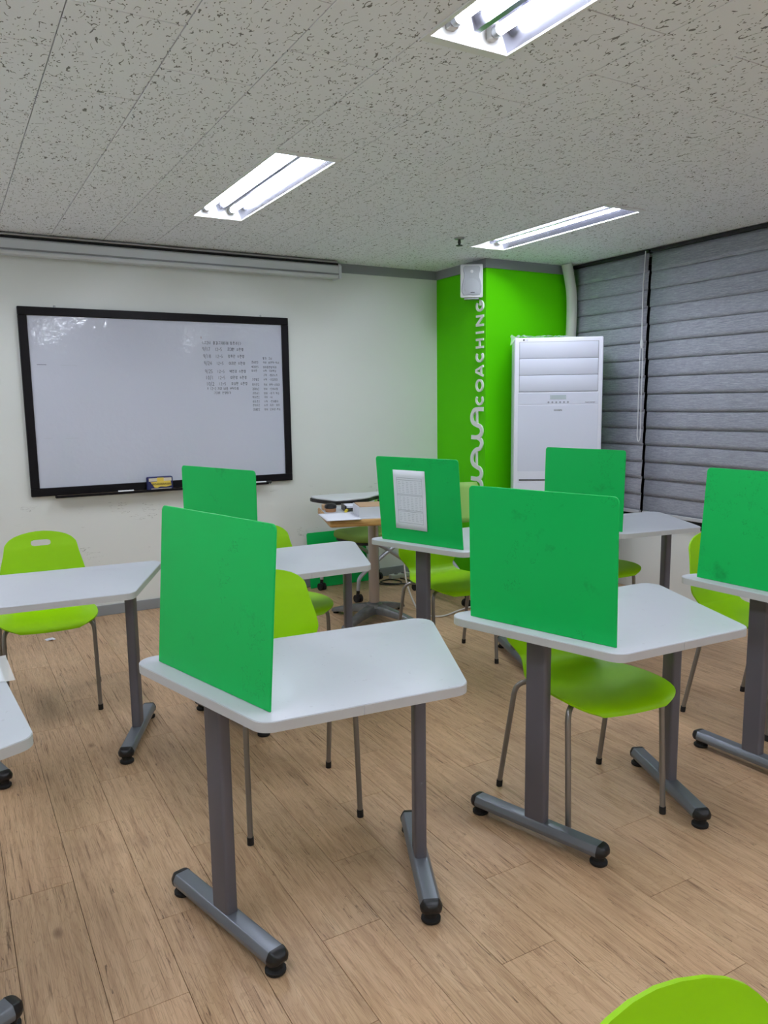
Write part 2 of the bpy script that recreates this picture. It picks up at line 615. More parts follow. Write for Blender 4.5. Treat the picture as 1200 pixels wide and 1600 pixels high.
for k in range(math.floor((XL - .37) / TW), math.floor((XR - .37) / TW) + 1):
    x0, x1 = max(XL, .37 + k * TW), min(XR, .37 + (k + 1) * TW)
    if x1 - x0 < .01: continue
    j0 = 2.258 if k % 2 == 0 else 2.557
    y = j0 + TL * math.floor((YF - j0) / TL)
    while y < YB:
        rects = [(x0, x1, max(y, YF), min(y + TL, YB))]
        for lx, ly in LAMPS:
            hole = (lx - LW / 2 + .012, lx + LW / 2 - .012, ly - LL / 2 + .03, ly + LL / 2 - .03)
            rects = [q for r in rects for q in rect_minus(r, hole)]
        for a0, a1, b0, b1 in rects:
            if a1 - a0 > .012 and b1 - b0 > .012:
                link('ceiling_tile', tile_mesh(a1 - a0, b1 - b0), 'ceiling_tile', ce, ((a0 + a1) / 2, (b0 + b1) / 2, ZC))
        y += TL

# walls
structure(MB().bb(XL - .1, XR + .1, YB, YB + .1, 0, ZC + .14).build('wall_back', 'wall_paint'), 'off-white painted wall behind the whiteboard', 'wall')
structure(MB().bb(XL - .1, XL, YF, YB, 0, ZC + .14).build('wall_left', 'wall_paint'), 'off-white painted wall left of the desks', 'wall')
structure(MB().bb(XL - .1, XR + .1, YF - .1, YF, 0, ZC + .14).build('wall_front', 'wall_paint'), 'off-white painted wall facing the whiteboard', 'wall')
WZ0, WZ1, WY0, WY1 = 0.53, 2.40, -1.4, 4.62
wr = MB()
wr.bb(XR, XR + .1, YF, YB, 0, WZ0); wr.bb(XR, XR + .1, YF, YB, WZ1, ZC + .14)
wr.bb(XR, XR + .1, YF, WY0, WZ0, WZ1); wr.bb(XR, XR + .1, WY1, YB, WZ0, WZ1)
structure(wr.build('wall_right', 'wall_paint'), 'white wall under and around the blind-covered window', 'wall')
structure(MB().bb(PX, XR, PY, YB, 0, ZC).build('wall_pillar', 'lime_wall'), 'lime green painted corner pillar behind the air conditioner', 'wall')
# window behind the blinds
wn = structure(empty('window_1', (XR + .05, (WY0 + WY1) / 2, WZ0)), 'dark night window hidden behind the grey blinds', 'window')
def at_parent(o, p):
    o.parent = p
    o.location = Vector(o.location) - Vector(p.location)
    return o
fr = MB()
fr.bb(XR + .03, XR + .07, WY0, WY1, WZ0, WZ0 + .05); fr.bb(XR + .03, XR + .07, WY0, WY1, WZ1 - .05, WZ1)
for yy in (WY0 + .025, 0.6, 2.3, 3.92, WY1 - .025):
    fr.bb(XR + .03, XR + .07, yy - .025, yy + .025, WZ0 + .05, WZ1 - .05)
at_parent(fr.build('window_frame', 'window_frame'), wn)
for a, b in ((WY0 + .05, .575), (.625, 2.275), (2.325, 3.895), (3.945, WY1 - .05)):
    at_parent(MB().bb(XR + .045, XR + .055, a, b, WZ0 + .05, WZ1 - .05).build('pane', 'night_glass'), wn)
structure(MB().bb(XR - .012, XR + .03, WY0, WY1, WZ0 - .02, WZ0 + .0).build('trim_4', 'window_frame'), 'dark window sill under the grey blinds', 'sill')
# baseboard and crown strips
structure(MB().bb(XL, PX, YB - .010, YB, 0, .070).build('baseboard_back', 'trim_grey', bevel=.002, seg=1), 'grey baseboard along the whiteboard wall', 'baseboard')
structure(MB().bb(XL, XL + .010, YF, YB - .01, 0, .070).build('baseboard_left', 'trim_grey', bevel=.002, seg=1), 'grey baseboard along the left wall', 'baseboard')
structure(MB().bb(XL, PX - .012, YB - .012, YB, ZC - .066, ZC).build('trim_1', 'trim_grey'), 'grey ceiling strip above the whiteboard wall', 'trim')
structure(MB().bb(PX - .012, PX, PY - .012, YB, ZC - .066, ZC).build('trim_2', 'trim_grey'), 'grey ceiling strip on the lettered pillar face', 'trim')
structure(MB().bb(PX, XR, PY - .012, PY, ZC - .066, ZC).build('trim_3', 'trim_grey'), 'grey ceiling strip above the air conditioner', 'trim')

# ================================================================== CEILING LIGHTS
def make_lamp():
    t_ = empty('ceiling_light')
    # flange ring, lip below the tiles
    ring = MB()
    a, b = LW / 2, LL / 2
    for x0, x1, y0, y1 in ((-a, a, -b, -b + .036), (-a, a, b - .036, b), (-a, -a + .013, -b + .036, b - .036), (a - .013, a, -b + .036, b - .036)):
        ring.bb(x0, x1, y0, y1, -.006, -.0005)
    ring.build('frame', 'lamp_white', t_)
    # trough: sloping sides, end plates, top
    x1, y1 = a - .013, b - .036
    d = .085
    for sgn in (-1, 1):
        q = [(sgn * x1, -y1, -.0005), (sgn * x1, y1, -.0005), (sgn * (x1 - .035), y1, d), (sgn * (x1 - .035), -y1, d)]
        q2 = [(p[0] + sgn * .003, p[1], p[2]) for p in q]
        MB().add(q + q2, [(0, 1, 2, 3), (4, 7, 6, 5), (0, 4, 5, 1), (1, 5, 6, 2), (2, 6, 7, 3), (3, 7, 4, 0)]).build('side_reflector', 'lamp_reflector', t_)
        MB().bb(-x1, x1, sgn * y1 - .0015, sgn * y1 + .0015, -.0005, d).build('end_plate', 'lamp_white', t_)
    MB().bb(-x1, x1, -y1, y1, d, d + .004).build('back_plate', 'lamp_reflector', t_)
    # central ridge
    pr = [(-.030, d), (-.010, .018), (.010, .018), (.030, d)]
    MB().prism(pr[::-1], -y1 + .035, y1 - .035, Matrix(((1, 0, 0, 0), (0, 0, 1, 0), (0, 1, 0, 0), (0, 0, 0, 1)))).build('centre_reflector', 'lamp_reflector', t_)
    for sx in (-1, 1):
        tb = MB().tube([(sx * .072, -y1 + .05, .036), (sx * .072, y1 - .05, .036)], .0155, 14).build('lamp_tube', 'lamp_tube', t_, smooth=40)
        for sy in (-1, 1):
            MB().tube([(sx * .072, sy * (y1 - .05), .036), (sx * .072, sy * (y1 - .028), .036)], .0165, 14).build('tube_cap', 'metal_silver', tb, smooth=40)
            MB().bb(sx * .072 - .014, sx * .072 + .014, min(sy * y1, sy * (y1 - .027)), max(sy * y1, sy * (y1 - .027)), .02, .06).build('lamp_socket', 'lamp_socket', t_, bevel=.003)
    return t_
lamp0 = make_lamp()
LAMP_LABELS = ['recessed twin-tube ceiling light nearest the whiteboard, above the middle desks', 'recessed twin-tube ceiling light closest to the green pillar and blinds',
               'recessed twin-tube ceiling light cut off by the top edge of the photo', 'recessed twin-tube ceiling light beside the right-hand blinds', 'recessed twin-tube ceiling light near the left end of the whiteboard',
               'recessed twin-tube ceiling light above the left front desk', 'recessed twin-tube ceiling light behind the foreground chair', 'recessed twin-tube ceiling light in the far window corner',
               'recessed twin-tube ceiling light in the far left corner']
for i, (x, y) in enumerate(LAMPS):
    o = lamp0 if i == 0 else copy_tree(lamp0)
    o.location = (x, y, ZC)
    tag(o, LAMP_LABELS[i], 'ceiling light', 'twin-tube ceiling lights')

# sprinkler
sp = tag(empty('sprinkler', (2.975, 4.20, ZC)), 'small dark fire sprinkler head on the ceiling tiles', 'sprinkler')
MB().lathe([(.004, -.012), (.03, -.010), (.034, 0)], 16).build('escutcheon', 'metal_silver', sp, smooth=40)
MB().lathe([(.006, -.045), (.010, -.03), (.008, -.012)], 10).build('stem', 'black_plastic', sp, smooth=40)
MB().lathe([(.004, -.052), (.022, -.050), (.022, -.046), (.004, -.044)], 12).build('deflector', 'black_plastic', sp)

# ================================================================== DESKS
S_, L_, D_, ZT, TH = .52, .93, .58, .72, .025
FI, FO, FG = .088, .045, .222
def desk_geo():
    fl_, bl_ = Vector((-S_ / 2, -D_ / 2)), Vector((-L_ / 2, D_ / 2))
    d = (bl_ - fl_).normalized()
    n = Vector((d.y, -d.x))
    return (fl_ + bl_) / 2, d, n
def make_desk():
    t_ = empty('trapezoid_desk')
    corners = [(-S_ / 2, -D_ / 2), (S_ / 2, -D_ / 2), (L_ / 2, D_ / 2), (-L_ / 2, D_ / 2)]
    rp = round_poly(corners, [.045, .045, .05, .05], 7)
    MB().prism(rp, ZT - TH + .0015, ZT).build('tabletop', 'laminate_white', t_, bevel=.0015, seg=2, smooth=35)
    # edge band: a thin strip round the top with a butt joint on the front edge
    cut = None
    pts = []
    N = len(rp)
    j = 7                                             # last point of first corner; front edge runs from rp[7] to rp[8]
    a, b = Vector(rp[j]), Vector(rp[j + 1])
    s0 = a.lerp(b, .46)
    seq = [tuple(s0 + (b - a).normalized() * .0006)] + [rp[(j + 1 + i) % N] for i in range(N)] + [tuple(s0 - (b - a).normalized() * .0006)]
    MB().ribbon(seq, .003, ZT - TH, ZT - .0022, Matrix.Identity(4)).build('edge_band', 'edge_band', t_, smooth=35)
    mid, d, n = desk_geo()
    for sx in (1, -1):
        m_ = Vector((mid.x * sx, mid.y)); d_ = Vector((d.x * sx, d.y)); n_ = Vector((n.x * sx, n.y))
        c = m_ + n_ * FI + d_ * FO + Vector((.014, 0))
        ang = math.atan2(d_.y, d_.x)
        # column
        sec = round_poly([(-.038, -.018), (.038, -.018), (.038, .018), (-.038, .018)], .010, 4)
        R = Matrix.Translation((c.x, c.y, 0)) @ Matrix.Rotation(ang, 4, 'Z')
        MB().prism(sec, .062, ZT - TH, R).build('column', 'column_grey', t_, smooth=40)
        MB().prism(round_poly([(-.15, -.022), (.15, -.022), (.15, .022), (-.15, .022)], .006, 2), ZT - TH - .022, ZT - TH, R).build('support_bracket', 'column_grey', t_)
        # foot bar: domed section along d
        prof = [(-.028, .030), (.028, .030), (.0305, .047), (.021, .0655), (-.021, .0655), (-.0305, .047)]
        prof = round_poly(prof, .007, 3)
        Rf = R @ Matrix(((0, 0, 1, 0), (1, 0, 0, 0), (0, 1, 0, 0), (0, 0, 0, 1)))
        fb = MB().prism(prof, -FG - .004, FG + .004, Rf).build('foot_bar', 'foot_grey', t_, smooth=35)
        for e in (-1, 1):
            cap = MB()
            rows = []
            for i in range(6):
                u = i / 5 * PI / 2
                sc = max(math.cos(u) ** .8, .05)
                w_ = FG + .004 + .028 * math.sin(u)
                rows.append([(x * sc * 1.04, .046 + (z - .046) * (sc * 1.04), e * w_) for x, z in prof])
            P = [tuple(Rf @ Vector(q)) for r in rows for q in r]
            npf = len(prof)
            F = [(i * npf + k, i * npf + (k + 1) % npf, (i + 1) * npf + (k + 1) % npf, (i + 1) * npf + k) for i in range(5) for k in range(npf)]
            F += [tuple(range(npf)), tuple(5 * npf + k for k in range(npf))]
            cap.add(P, F).build('end_cap', 'black_plastic', fb, smooth=50)
            g = c + d_ * (e * FG)
            MB().lathe([(.024, 0), (.027, .003), (.027, .010), (.019, .014), (.019, .020), (.022, .032)], 16, (g.x, g.y, 0)).build('glide', 'black_rubber', fb, smooth=45)
    c = mid + n * FI
    MB().bb(-abs(c.x) + .02, abs(c.x) - .02, .03, .07, ZT - TH - .030, ZT - TH).build('stretcher', 'column_grey', t_)
    return t_
DESKS = {
    'A': ((.833, 1.779), -4.8, 'white trapezoid desk nearest the camera with a green divider on its left side'),
    'B': ((1.816, 1.707), -2.5, 'white trapezoid desk with a lime chair tucked under, right of the nearest desk'),
    'C': ((2.798, 1.593), -17.0, 'white trapezoid desk cut off by the right edge, in front of the blinds'),
    'D': ((3.287, 3.024), -8.0, 'white trapezoid desk standing next to the window blinds and air conditioner'),
    'E': ((2.289, 3.112), -0.8, 'white trapezoid desk whose divider has a printed timetable on it'),
    'F': ((1.290, 3.120), -0.8, 'white trapezoid desk behind the nearest desk, in front of the pedestal table'),
    'G': ((.332, 3.186), -4.4, 'white trapezoid desk without divider in front of the whiteboard, at the left'),
    'H': ((-.190, 1.945), 94.0, 'white trapezoid desk corner at the left edge with a sheet of paper on it'),
}
LEG_SHIFT = {'B': (.034, 0), 'C': (.046, 0), 'D': (.038, 0), 'E': (.028, 0), 'F': (.012, 0), 'G': (-.020, 0), 'H': (.05, -.065)}
desk0 = make_desk()
DK = {}
for i, (k, (p, r, lab)) in enumerate(DESKS.items()):
    o = desk0 if i == 0 else copy_tree(desk0)
    o.location = (p[0], p[1], 0)
    o.rotation_euler = (0, 0, math.radians(r))
    tag(o, lab, 'desk', 'white trapezoid desks')
    DK[k] = (Vector((p[0], p[1], 0)), math.radians(r))
    for ch in o.children:                  # the leg frames are not mounted in quite the same place on every desk
        if ch.name.split('.')[0] in ('column', 'foot_bar', 'support_bracket', 'stretcher'):
            ch.location = (*LEG_SHIFT.get(k, (0.0, 0.0)), 0.0)

# dividers: panel in its own frame, x along the desk's left edge (front to back), z up
DW, DHT, DT = .504, .424, .005
pan = round_poly([(-DW / 2, 0), (DW / 2, 0), (DW / 2, DHT), (-DW / 2, DHT)], [.002, .002, .016, .016], 5)
MXZ = Matrix(((1, 0, 0, 0), (0, 0, -1, 0), (0, 1, 0, 0), (0, 0, 0, 1)))
panel_me = MB().prism(pan, -DT / 2, DT / 2, MXZ).mesh('desk_divider', bevel=.0012, seg=1, smooth=30)
DIV = {'A': (.034, 'large bright green desk divider on the nearest desk, blank and clean'),
       'B': (-.011, 'green desk divider on the desk with the lime chair tucked under it'),
       'C': (.036, 'green desk divider cut off by the right edge of the photo'),
       'D': (.012, 'green desk divider standing in front of the air conditioner'),
       'E': (-.042, 'green desk divider with a printed timetable sheet fixed on it'),
       'F': (0.0, 'green desk divider with dark smudges in front of the whiteboard tray')}
DVO = {}
mid, dd_, nn_ = desk_geo()
for k, (lean, lab) in DIV.items():
    base, rz = DK[k]
    c = mid + nn_ * .05 + dd_ * -.02
    R = Matrix.Rotation(rz, 3, 'Z')
    p = base + R @ Vector((c.x, c.y, 0))
    ang = rz + math.atan2(dd_.y, dd_.x)
    o = link('desk_divider', panel_me, 'divider_green')
    # local y axis points to the left of d; leaning to +x in the room = about -y of the panel
    o.rotation_mode = 'QUATERNION'
    q = Matrix.Rotation(ang, 4, 'Z') @ Matrix.Rotation(math.atan2(lean, DHT), 4, 'X')
    o.matrix_world = Matrix.Translation((p.x, p.y, ZT + .0004 + DT / 2 * abs(lean) / DHT)) @ q
    tag(o, lab, 'divider', 'green desk dividers')
    DVO[k] = o.matrix_world.copy()
# spare one standing on the floor against the wall
o = link('desk_divider', panel_me, 'divider_green')
o.rotation_mode = 'QUATERNION'
o.matrix_world = Matrix.Translation((2.335 + DW / 2 + .02, YB - .075, .002)) @ Matrix.Rotation(math.radians(-7.5), 4, 'X')
tag(o, 'spare green divider panel leaning on the wall behind the pedestal table', 'divider', 'green desk dividers')

# printed timetable on divider E (on the face turned to the camera)
sh = tag(empty('timetable_sheet'), 'white printed timetable sheet on a green desk divider', 'paper')
ME_ = DVO['E']
# face to the camera is the -n side = local +y
def sheet_pt(u, v, off):
    return ME_ @ Vector((u, DT / 2 + off, v))
cx, cz, sw, shh = .045, .215, .198, .293
P, F = [], []
NU, NV = 6, 10
for i in range(NV + 1):
    for j in range(NU + 1):
        u, v = (j / NU - .5) * sw, (.5 - i / NV) * shh
        bulge = .0015 + .006 * (i / NV) ** 2 * abs(j / NU - .3)
        P.append(sheet_pt(cx - u + .004 * (i / NV), cz + v, bulge))
for i in range(NV):
    for j in range(NU):
        a = i * (NU + 1) + j
        F.append((a, a + 1, a + NU + 2, a + NU + 1))
bm_ = MB().add(P, F)
so = bm_.build('sheet', 'paper', sh, smooth=60)
md = so.modifiers.new('thick', 'SOLIDIFY'); md.thickness = .0004; md.offset = 0
pr = MB()
def sheet_line(u0, v0, u1, v1, w):
    dx, dy = u1 - u0, v1 - v0
    l = math.hypot(dx, dy)
    nx, ny = -dy / l * w / 2, dx / l * w / 2
    n_ = max(1, int(l / .03))
    for q in range(n_):
        a, b = q / n_, (q + 1) / n_
        pts = []
        for uu, vv, s_ in ((u0 + dx * a, v0 + dy * a, 1), (u0 + dx * a, v0 + dy * a, -1), (u0 + dx * b, v0 + dy * b, -1), (u0 + dx * b, v0 + dy * b, 1)):
            uu += nx * s_; vv += ny * s_
            i = .5 - vv / shh
            bulge = .0015 + .006 * i * i * abs(uu / sw + .5 - .3) + .0007
            pts.append(sheet_pt(cx - uu + .004 * i, cz + vv, bulge))
        pr.add(pts, [(0, 1, 2, 3)])
x0, x1 = -.078, .078
for v in (.108, .098, .028, .022, -.052, -.058, -.115):
    sheet_line(x0, v, x1, v, .0016)
for u in (x0, x1):
    sheet_line(u, .108, u, -.115, .0012)
pr.build('print_border', 'ink_grey', sh)
pr = MB()
rg_ = random.Random(4)
for v in [.088 - .0085 * i for i in range(7)] + [.012 - .0085 * i for i in range(8)] + [-.068 - .0085 * i for i in range(5)]:
    for u in range(6):
        uu = x0 + .008 + u * .0255
        ln = .010 + .008 * rg_.random()
        sheet_line(uu, v, uu + ln, v, .0022)
pr.build('print_rows', 'ink_pale', sh)

# ================================================================== SHELL CHAIRS
PROF = [(-.268, .420, .120), (-.262, .432, .150), (-.245, .441, .178), (-.215, .447, .198), (-.16, .450, .210), (-.09, .449, .213), (-.02, .446, .210),
        (.05, .443, .198), (.10, .445, .180), (.14, .452, .158), (.170, .466, .143), (.190, .486, .142), (.203, .510, .160), (.212, .540, .185), (.219, .570, .195),
        (.227, .605, .192), (.236, .645, .183), (.246, .690, .171),
        (.2535, .725, .165), (.2550, .7285, .164), (.2562, .733, .163), (.2578, .739, .161), (.2594, .745, .157), (.2606, .7495, .153), (.2618, .753, .150),
        (.2640, .764, .138), (.2665, .776, .116), (.2685, .785, .088), (.270, .792, .052), (.271, .7955, .018)]
PROF = catmull(PROF[:19], 2) + PROF[19:]
HR = (36, 42)                    # rows of the grip hole
COLS = [-1, -.93, -.8, -.62, -.44, -.30, -.15, 0, .15, .30, .44, .62, .8, .93, 1]
CI = (5, 9)                      # columns at the sides of the hole
def make_shell(r0, r1, name):
    bm = bmesh.new()
    grid = []
    for i in range(r0, r1 + 1):
        y, z, w = PROF[i]
        back = min(max((z - .46) / .12, 0), 1) if y > .1 else 0
        row = []
        for j, u in enumerate(COLS):
            x = u * w
            if HR[0] <= i <= HR[1]:
                tt = (i - HR[0]) / (HR[1] - HR[0]) * 2 - 1
                hx = .030 + .015 * math.sqrt(max(0, 1 - tt * tt))
                ux = COLS[CI[1]]
                if abs(u) <= ux + 1e-6:
                    x = u / ux * hx
                else:
                    x = math.copysign(hx + (abs(u) - ux) / (1 - ux) * (w - hx), u)
            xn = x / .2
            dish = .014 * xn * xn
            yy = y - back * .030 * xn * xn
            zz = z + (1 - back) * dish
            row.append(bm.verts.new((x, yy, zz)))
        grid.append(row)
    for i in range(r1 - r0):
        for j in range(len(COLS) - 1):
            gi = i + r0
            if HR[0] <= gi < HR[1] and CI[0] <= j < CI[1]:
                continue
            bm.faces.new((grid[i][j], grid[i][j + 1], grid[i + 1][j + 1], grid[i + 1][j]))
    bmesh.ops.recalc_face_normals(bm, faces=bm.faces)
    up = sum((f.normal for f in bm.faces), Vector())
    if up.z - up.y < 0:
        bmesh.ops.reverse_faces(bm, faces=bm.faces)
    bmesh.ops.solidify(bm, geom=list(bm.faces), thickness=.007)
    me = bpy.data.meshes.new(name)
    bm.to_mesh(me)
    bm.free()
    for p in me.polygons:
        p.use_smooth = True
    me.set_sharp_from_angle(angle=math.radians(50))
    return me
SPLIT = 22
def leg_path(x0, y0, xa, ya, xb, yb):
    pts = [(x0, y0, .425), (xa - (xa - x0) * .35, ya - (ya - y0) * .35, .427)]
    c0 = Vector((xa, ya, .427))
    foot = Vector((xb, yb, .012))
    a = Vector(pts[1])
    dn = (foot - c0).normalized()
    b = c0 + dn * .05
    for i in range(1, 8):
        t_ = i / 7
        pts.append(tuple(a * (1 - t_) ** 2 + c0 * 2 * t_ * (1 - t_) + b * t_ ** 2))
    pts.append(tuple(foot))
    return pts
def make_chair():
    t_ = empty('shell_chair')
    link('seat', make_shell(0, SPLIT, 'seat'), 'chair_lime', t_)
    link('backrest', make_shell(SPLIT, len(PROF) - 1, 'backrest'), 'chair_lime', t_)
    for sx in (-1, 1):
        for y0, ya, xb, yb in ((-.10, -.170, .192, -.192), (.06, .110, .222, .195)):
            pts = leg_path(sx * .09, y0, sx * (.188 if ya < 0 else .208), ya, sx * xb, yb)
            lg = MB().tube(pts, .0095, 10).build('leg', 'chair_tube', t_, smooth=40)
            q = Vector(pts[-1]); d = (q - Vector(pts[-2])).normalized()
            MB().tube([tuple(q - d * .014), (q.x, q.y, 0.0)], .0112, 10).build('foot_tip', 'black_rubber', lg, smooth=40)
    MB().bb(-.10, .10, -.11, .09, .418, .432).build('underframe', 'black_plastic', t_, bevel=.004)
    return t_
CHAIRS = [
    ((1.872, 1.892), -8, 'lime green shell chair tucked under the desk right of the nearest one'),
    ((.965, 2.40), -5, 'lime green shell chair behind the nearest desk, back showing past its divider'),
    ((.365, 3.86), -4, 'lime green shell chair with its grip hole showing, in front of the whiteboard wall'),
    ((1.365, 3.46), 0, 'lime green shell chair seen between the nearest divider and the pedestal table'),
    ((2.325, 3.39), -4, 'lime green shell chair under the desk with the timetable divider'),
    ((3.042, 2.04), 2, 'lime green shell chair half hidden behind the rightmost green divider'),
    ((3.235, 3.26), -8, 'lime green shell chair mostly hidden behind dividers, near the window wall'),
    ((.583, .221), 0, 'lime green shell chair back in the bottom right foreground corner'),
]
chair0 = make_chair()
for i, (p, r, lab) in enumerate(CHAIRS):
    o = chair0 if i == 0 else copy_tree(chair0)
    o.location = (p[0], p[1], 0)
    o.rotation_euler = (0, 0, math.radians(r))
    tag(o, lab, 'chair', 'lime shell chairs')

# ================================================================== WHITEBOARD
WX0, WX1, WZa, WZb = .463, 2.252, .838, 2.021
FW = .052
wb = tag(empty('whiteboard', ((WX0 + WX1) / 2, YB, WZa)), 'large black-framed whiteboard with handwriting on the off-white wall', 'whiteboard')
def W(o):
    return at_parent(o, wb)
W(MB().bb(WX0 + FW - .004, WX1 - FW + .004, YB - .020, YB - .001, WZa + FW - .004, WZb - FW + .004).build('board_face', 'whiteboard_face'))
for x0, x1, z0, z1 in ((WX0, WX1, WZa, WZa + FW), (WX0, WX1, WZb - FW, WZb), (WX0, WX0 + FW, WZa + FW, WZb - FW), (WX1 - FW, WX1, WZa + FW, WZb - FW)):
    W(MB().bb(x0, x1, YB - .032, YB - .0005, z0, z1).build('frame_rail', 'frame_black', bevel=.003))
W(MB().bb(.60, 2.04, YB - .085, YB - .032, WZa - .012, WZa - .006).build('marker_tray', 'frame_black'))
W(MB().bb(.60, 2.04, YB - .087, YB - .084, WZa - .012, WZa + .004).build('tray_lip', 'frame_black'))
for x in (.68, 2.05):
    W(MB().lathe([(.007, 0), (.007, .012), (.003, .016)], 8, (x, YB - .008, WZb)).build('hanging_hook', 'metal_silver'))
    W(MB().lathe([(.006, -.016), (.006, 0)], 8, (x - .07 if x < 1 else x + .03, YB - .012, WZa)).build('mounting_screw', 'black_plastic'))

# handwriting: simple strokes
def circ(cx_, cy_, rx, ry, n=7):
    return [(cx_ + rx * math.cos(2 * PI * i / n + 1.5), cy_ + ry * math.sin(2 * PI * i / n + 1.5)) for i in range(n + 1)]
CONS = {0: [[(0, 1), (1, 1), (.8, 0)]], 2: [[(0, 1), (0, 0), (1, .1)]], 3: [[(1, 1), (0, 1), (0, 0), (1, .1)]], 5: [[(0, 1), (1, 1), (1, .5), (0, .5), (0, 0), (1, .05)]],
        6: [[(0, 1), (0, 0), (1, 0), (1, 1), (0, 1)]], 7: [[(0, 1), (0, 0), (1, 0), (1, 1)], [(0, .5), (1, .5)]], 9: [[(.5, 1), (0, 0)], [(.45, .6), (1, 0)]],
        11: [circ(.5, .5, .48, .48)], 12: [[(0, .95), (1, .95), (0, 0)], [(.5, .5), (1, 0)]], 14: [[(.3, 1.2), (.7, 1.2)], [(0, .9), (1, .9), (0, 0)], [(.5, .5), (1, 0)]],
        15: [[(0, 1), (1, 1), (.8, 0)], [(0, .5), (.9, .5)]], 16: [[(1, 1), (0, 1), (0, 0), (1, .05)], [(0, .5), (1, .5)]],
        17: [[(0, 1), (1, 1)], [(0, 0), (1, 0)], [(.3, 1), (.3, 0)], [(.7, 1), (.7, 0)]], 18: [[(.3, 1.2), (.7, 1.2)], [(0, .9), (1, .9)], circ(.5, .35, .4, .35)]}
CONS[1] = CONS[0]; CONS[4] = CONS[3]; CONS[8] = CONS[7]; CONS[10] = CONS[9]; CONS[13] = CONS[12]
FINAL = {1: 0, 4: 2, 7: 3, 8: 5, 16: 6, 17: 7, 19: 9, 21: 11, 22: 12, 23: 14, 20: 9}
VERT = {0: 1, 1: 2, 2: 1, 3: 2, 4: -1, 5: -2, 6: -1, 7: -2, 20: 0}
HORI = {8: 1, 12: 1, 13: -1, 17: -1, 18: 0, 9: 1, 11: 1, 14: -1, 16: -1, 19: 0}
LAT = {'0': [circ(.4, .5, .35, .5)], '1': [[(.3, 1), (.3, 0)]], '2': [[(0, .8), (.4, 1), (.7, .75), (0, 0), (.8, 0)]], '3': [[(0, 1), (.6, .9), (.3, .55), (.7, .3), (0, 0)]],
       '4': [[(.6, 0), (.6, 1), (0, .35), (.9, .35)]], '5': [[(.7, 1), (.1, 1), (.1, .55), (.6, .5), (.6, .1), (0, 0)]], '7': [[(0, 1), (.7, 1), (.3, 0)]], '8': [circ(.4, .75, .25, .24), circ(.4, .25, .32, .26)],
       '9': [circ(.4, .72, .3, .28), [(.7, .8), (.6, 0)]], '/': [[(.6, 1.15), (.1, -.2)]], '~': [[(0, .4), (.25, .6), (.5, .4), (.8, .55)]], '-': [[(0, .5), (.7, .5)]],
       '<': [[(.6, 1), (0, .5), (.6, 0)]], '>': [[(0, 1), (.6, .5), (0, 0)]], '(': [[(.5, 1.1), (.2, .5), (.5, -.1)]], ')': [[(.1, 1.1), (.4, .5), (.1, -.1)]],
       '*': [[(0, .9), (.7, .2)], [(.7, .9), (0, .2)], [(.35, 1), (.35, .1)]], ':': [[(.3, .7), (.35, .7)], [(.3, .2), (.35, .2)]]}
hw_rng = random.Random(11)
def write(body, x, z, hgt, material, slope=0.0, wid=None):
    wid = wid or hgt * .95
    mb = MB()
    Mx = Matrix(((1, 0, 0, 0), (0, 0, -1, YB - .020), (0, 1, 0, 0), (0, 0, 0, 1)))
    u0 = x
    for ch in body:
        strokes = []
        adv = wid
        if ch == ' ':
            u0 += wid * .7
            continue
        o_ = ord(ch) - 0xAC00
        if 0 <= o_ < 11172:
            l_, v_, f_ = o_ // 588, o_ % 588 // 28, o_ % 28
            lo = .42 if f_ in FINAL else 0.0
            if v_ in VERT:
                strokes += [[(a * .5, lo + .05 + b * (.9 - lo)) for a, b in s] for s in CONS[l_]]
                d = VERT[v_]
                strokes.append([(.75, 1.0), (.75, lo)])
                if d:
                    strokes.append([(.75, lo + (1 - lo) * .5), (.75 + (.25 if d > 0 else -.22), lo + (1 - lo) * .5)])
                if abs(d) == 2:
                    strokes.append([(1.0, 1.0), (1.0, lo)])
            else:
                d = HORI.get(v_, 0)
                strokes += [[(.15 + a * .6, lo + (1 - lo) * .5 + b * (1 - lo) * .45) for a, b in s] for s in CONS[l_]]
                zz = lo + (1 - lo) * (.18 if d >= 0 else .32)
                strokes.append([(0, zz), (.9, zz)])
                if d:
                    strokes.append([(.45, zz), (.45, zz + d * (1 - lo) * .25)])
            if lo:
                strokes += [[(.2 + a * .5, b * .34) for a, b in s] for s in CONS[FINAL[f_]]]
            adv = wid * 1.12
        else:
            strokes = LAT.get(ch, [[(0, .5), (.5, .5)]])
            strokes = [[(a * .75, b) for a, b in s] for s in strokes]
            adv = wid * .72
        for s in strokes:
            pts = [(u0 + a * wid + hw_rng.uniform(-.03, .03) * wid, z + (u0 - x) * slope + b * hgt + hw_rng.uniform(-.03, .03) * hgt) for a, b in s]
            mb.ribbon(pts, hgt * .11, .0003, .0006, Mx)
        u0 += adv
    return W(mb.build('handwriting', material))
write('*', 1.603, 1.856, .014, 'marker_ink_red')
write('<고2시 출결과제(해 동희주)>', 1.612, 1.820, .021, 'marker_ink', wid=.0175)
rows = [('9/17', '12~5', '최대현 수현정', 1.775), ('9/18', '12~5', '정휴진 수현정', 1.727), ('9/24', '12~5', '이지연 수현정', 1.679), ('9/25', '12~5', '박연지 수현정', 1.623), ('10/1', '12~5', '이민영 수현정', 1.580), ('10/2', '12~5', '유성현 수현정', 1.537)]
for i, (a, b, c, z) in enumerate(rows):
    s = i * .004
    write(a, 1.612 + s, z, .024, 'marker_ink', wid=.0195)
    write(b, 1.700 + s, z + .002, .020, 'marker_ink', wid=.0185)
    write(c, 1.790 + s, z + .003, .021, 'marker_ink', wid=.0165)
write('* 12~2 자리 비움 부탁드림', 1.635, 1.508, .017, 'marker_ink', wid=.0150)
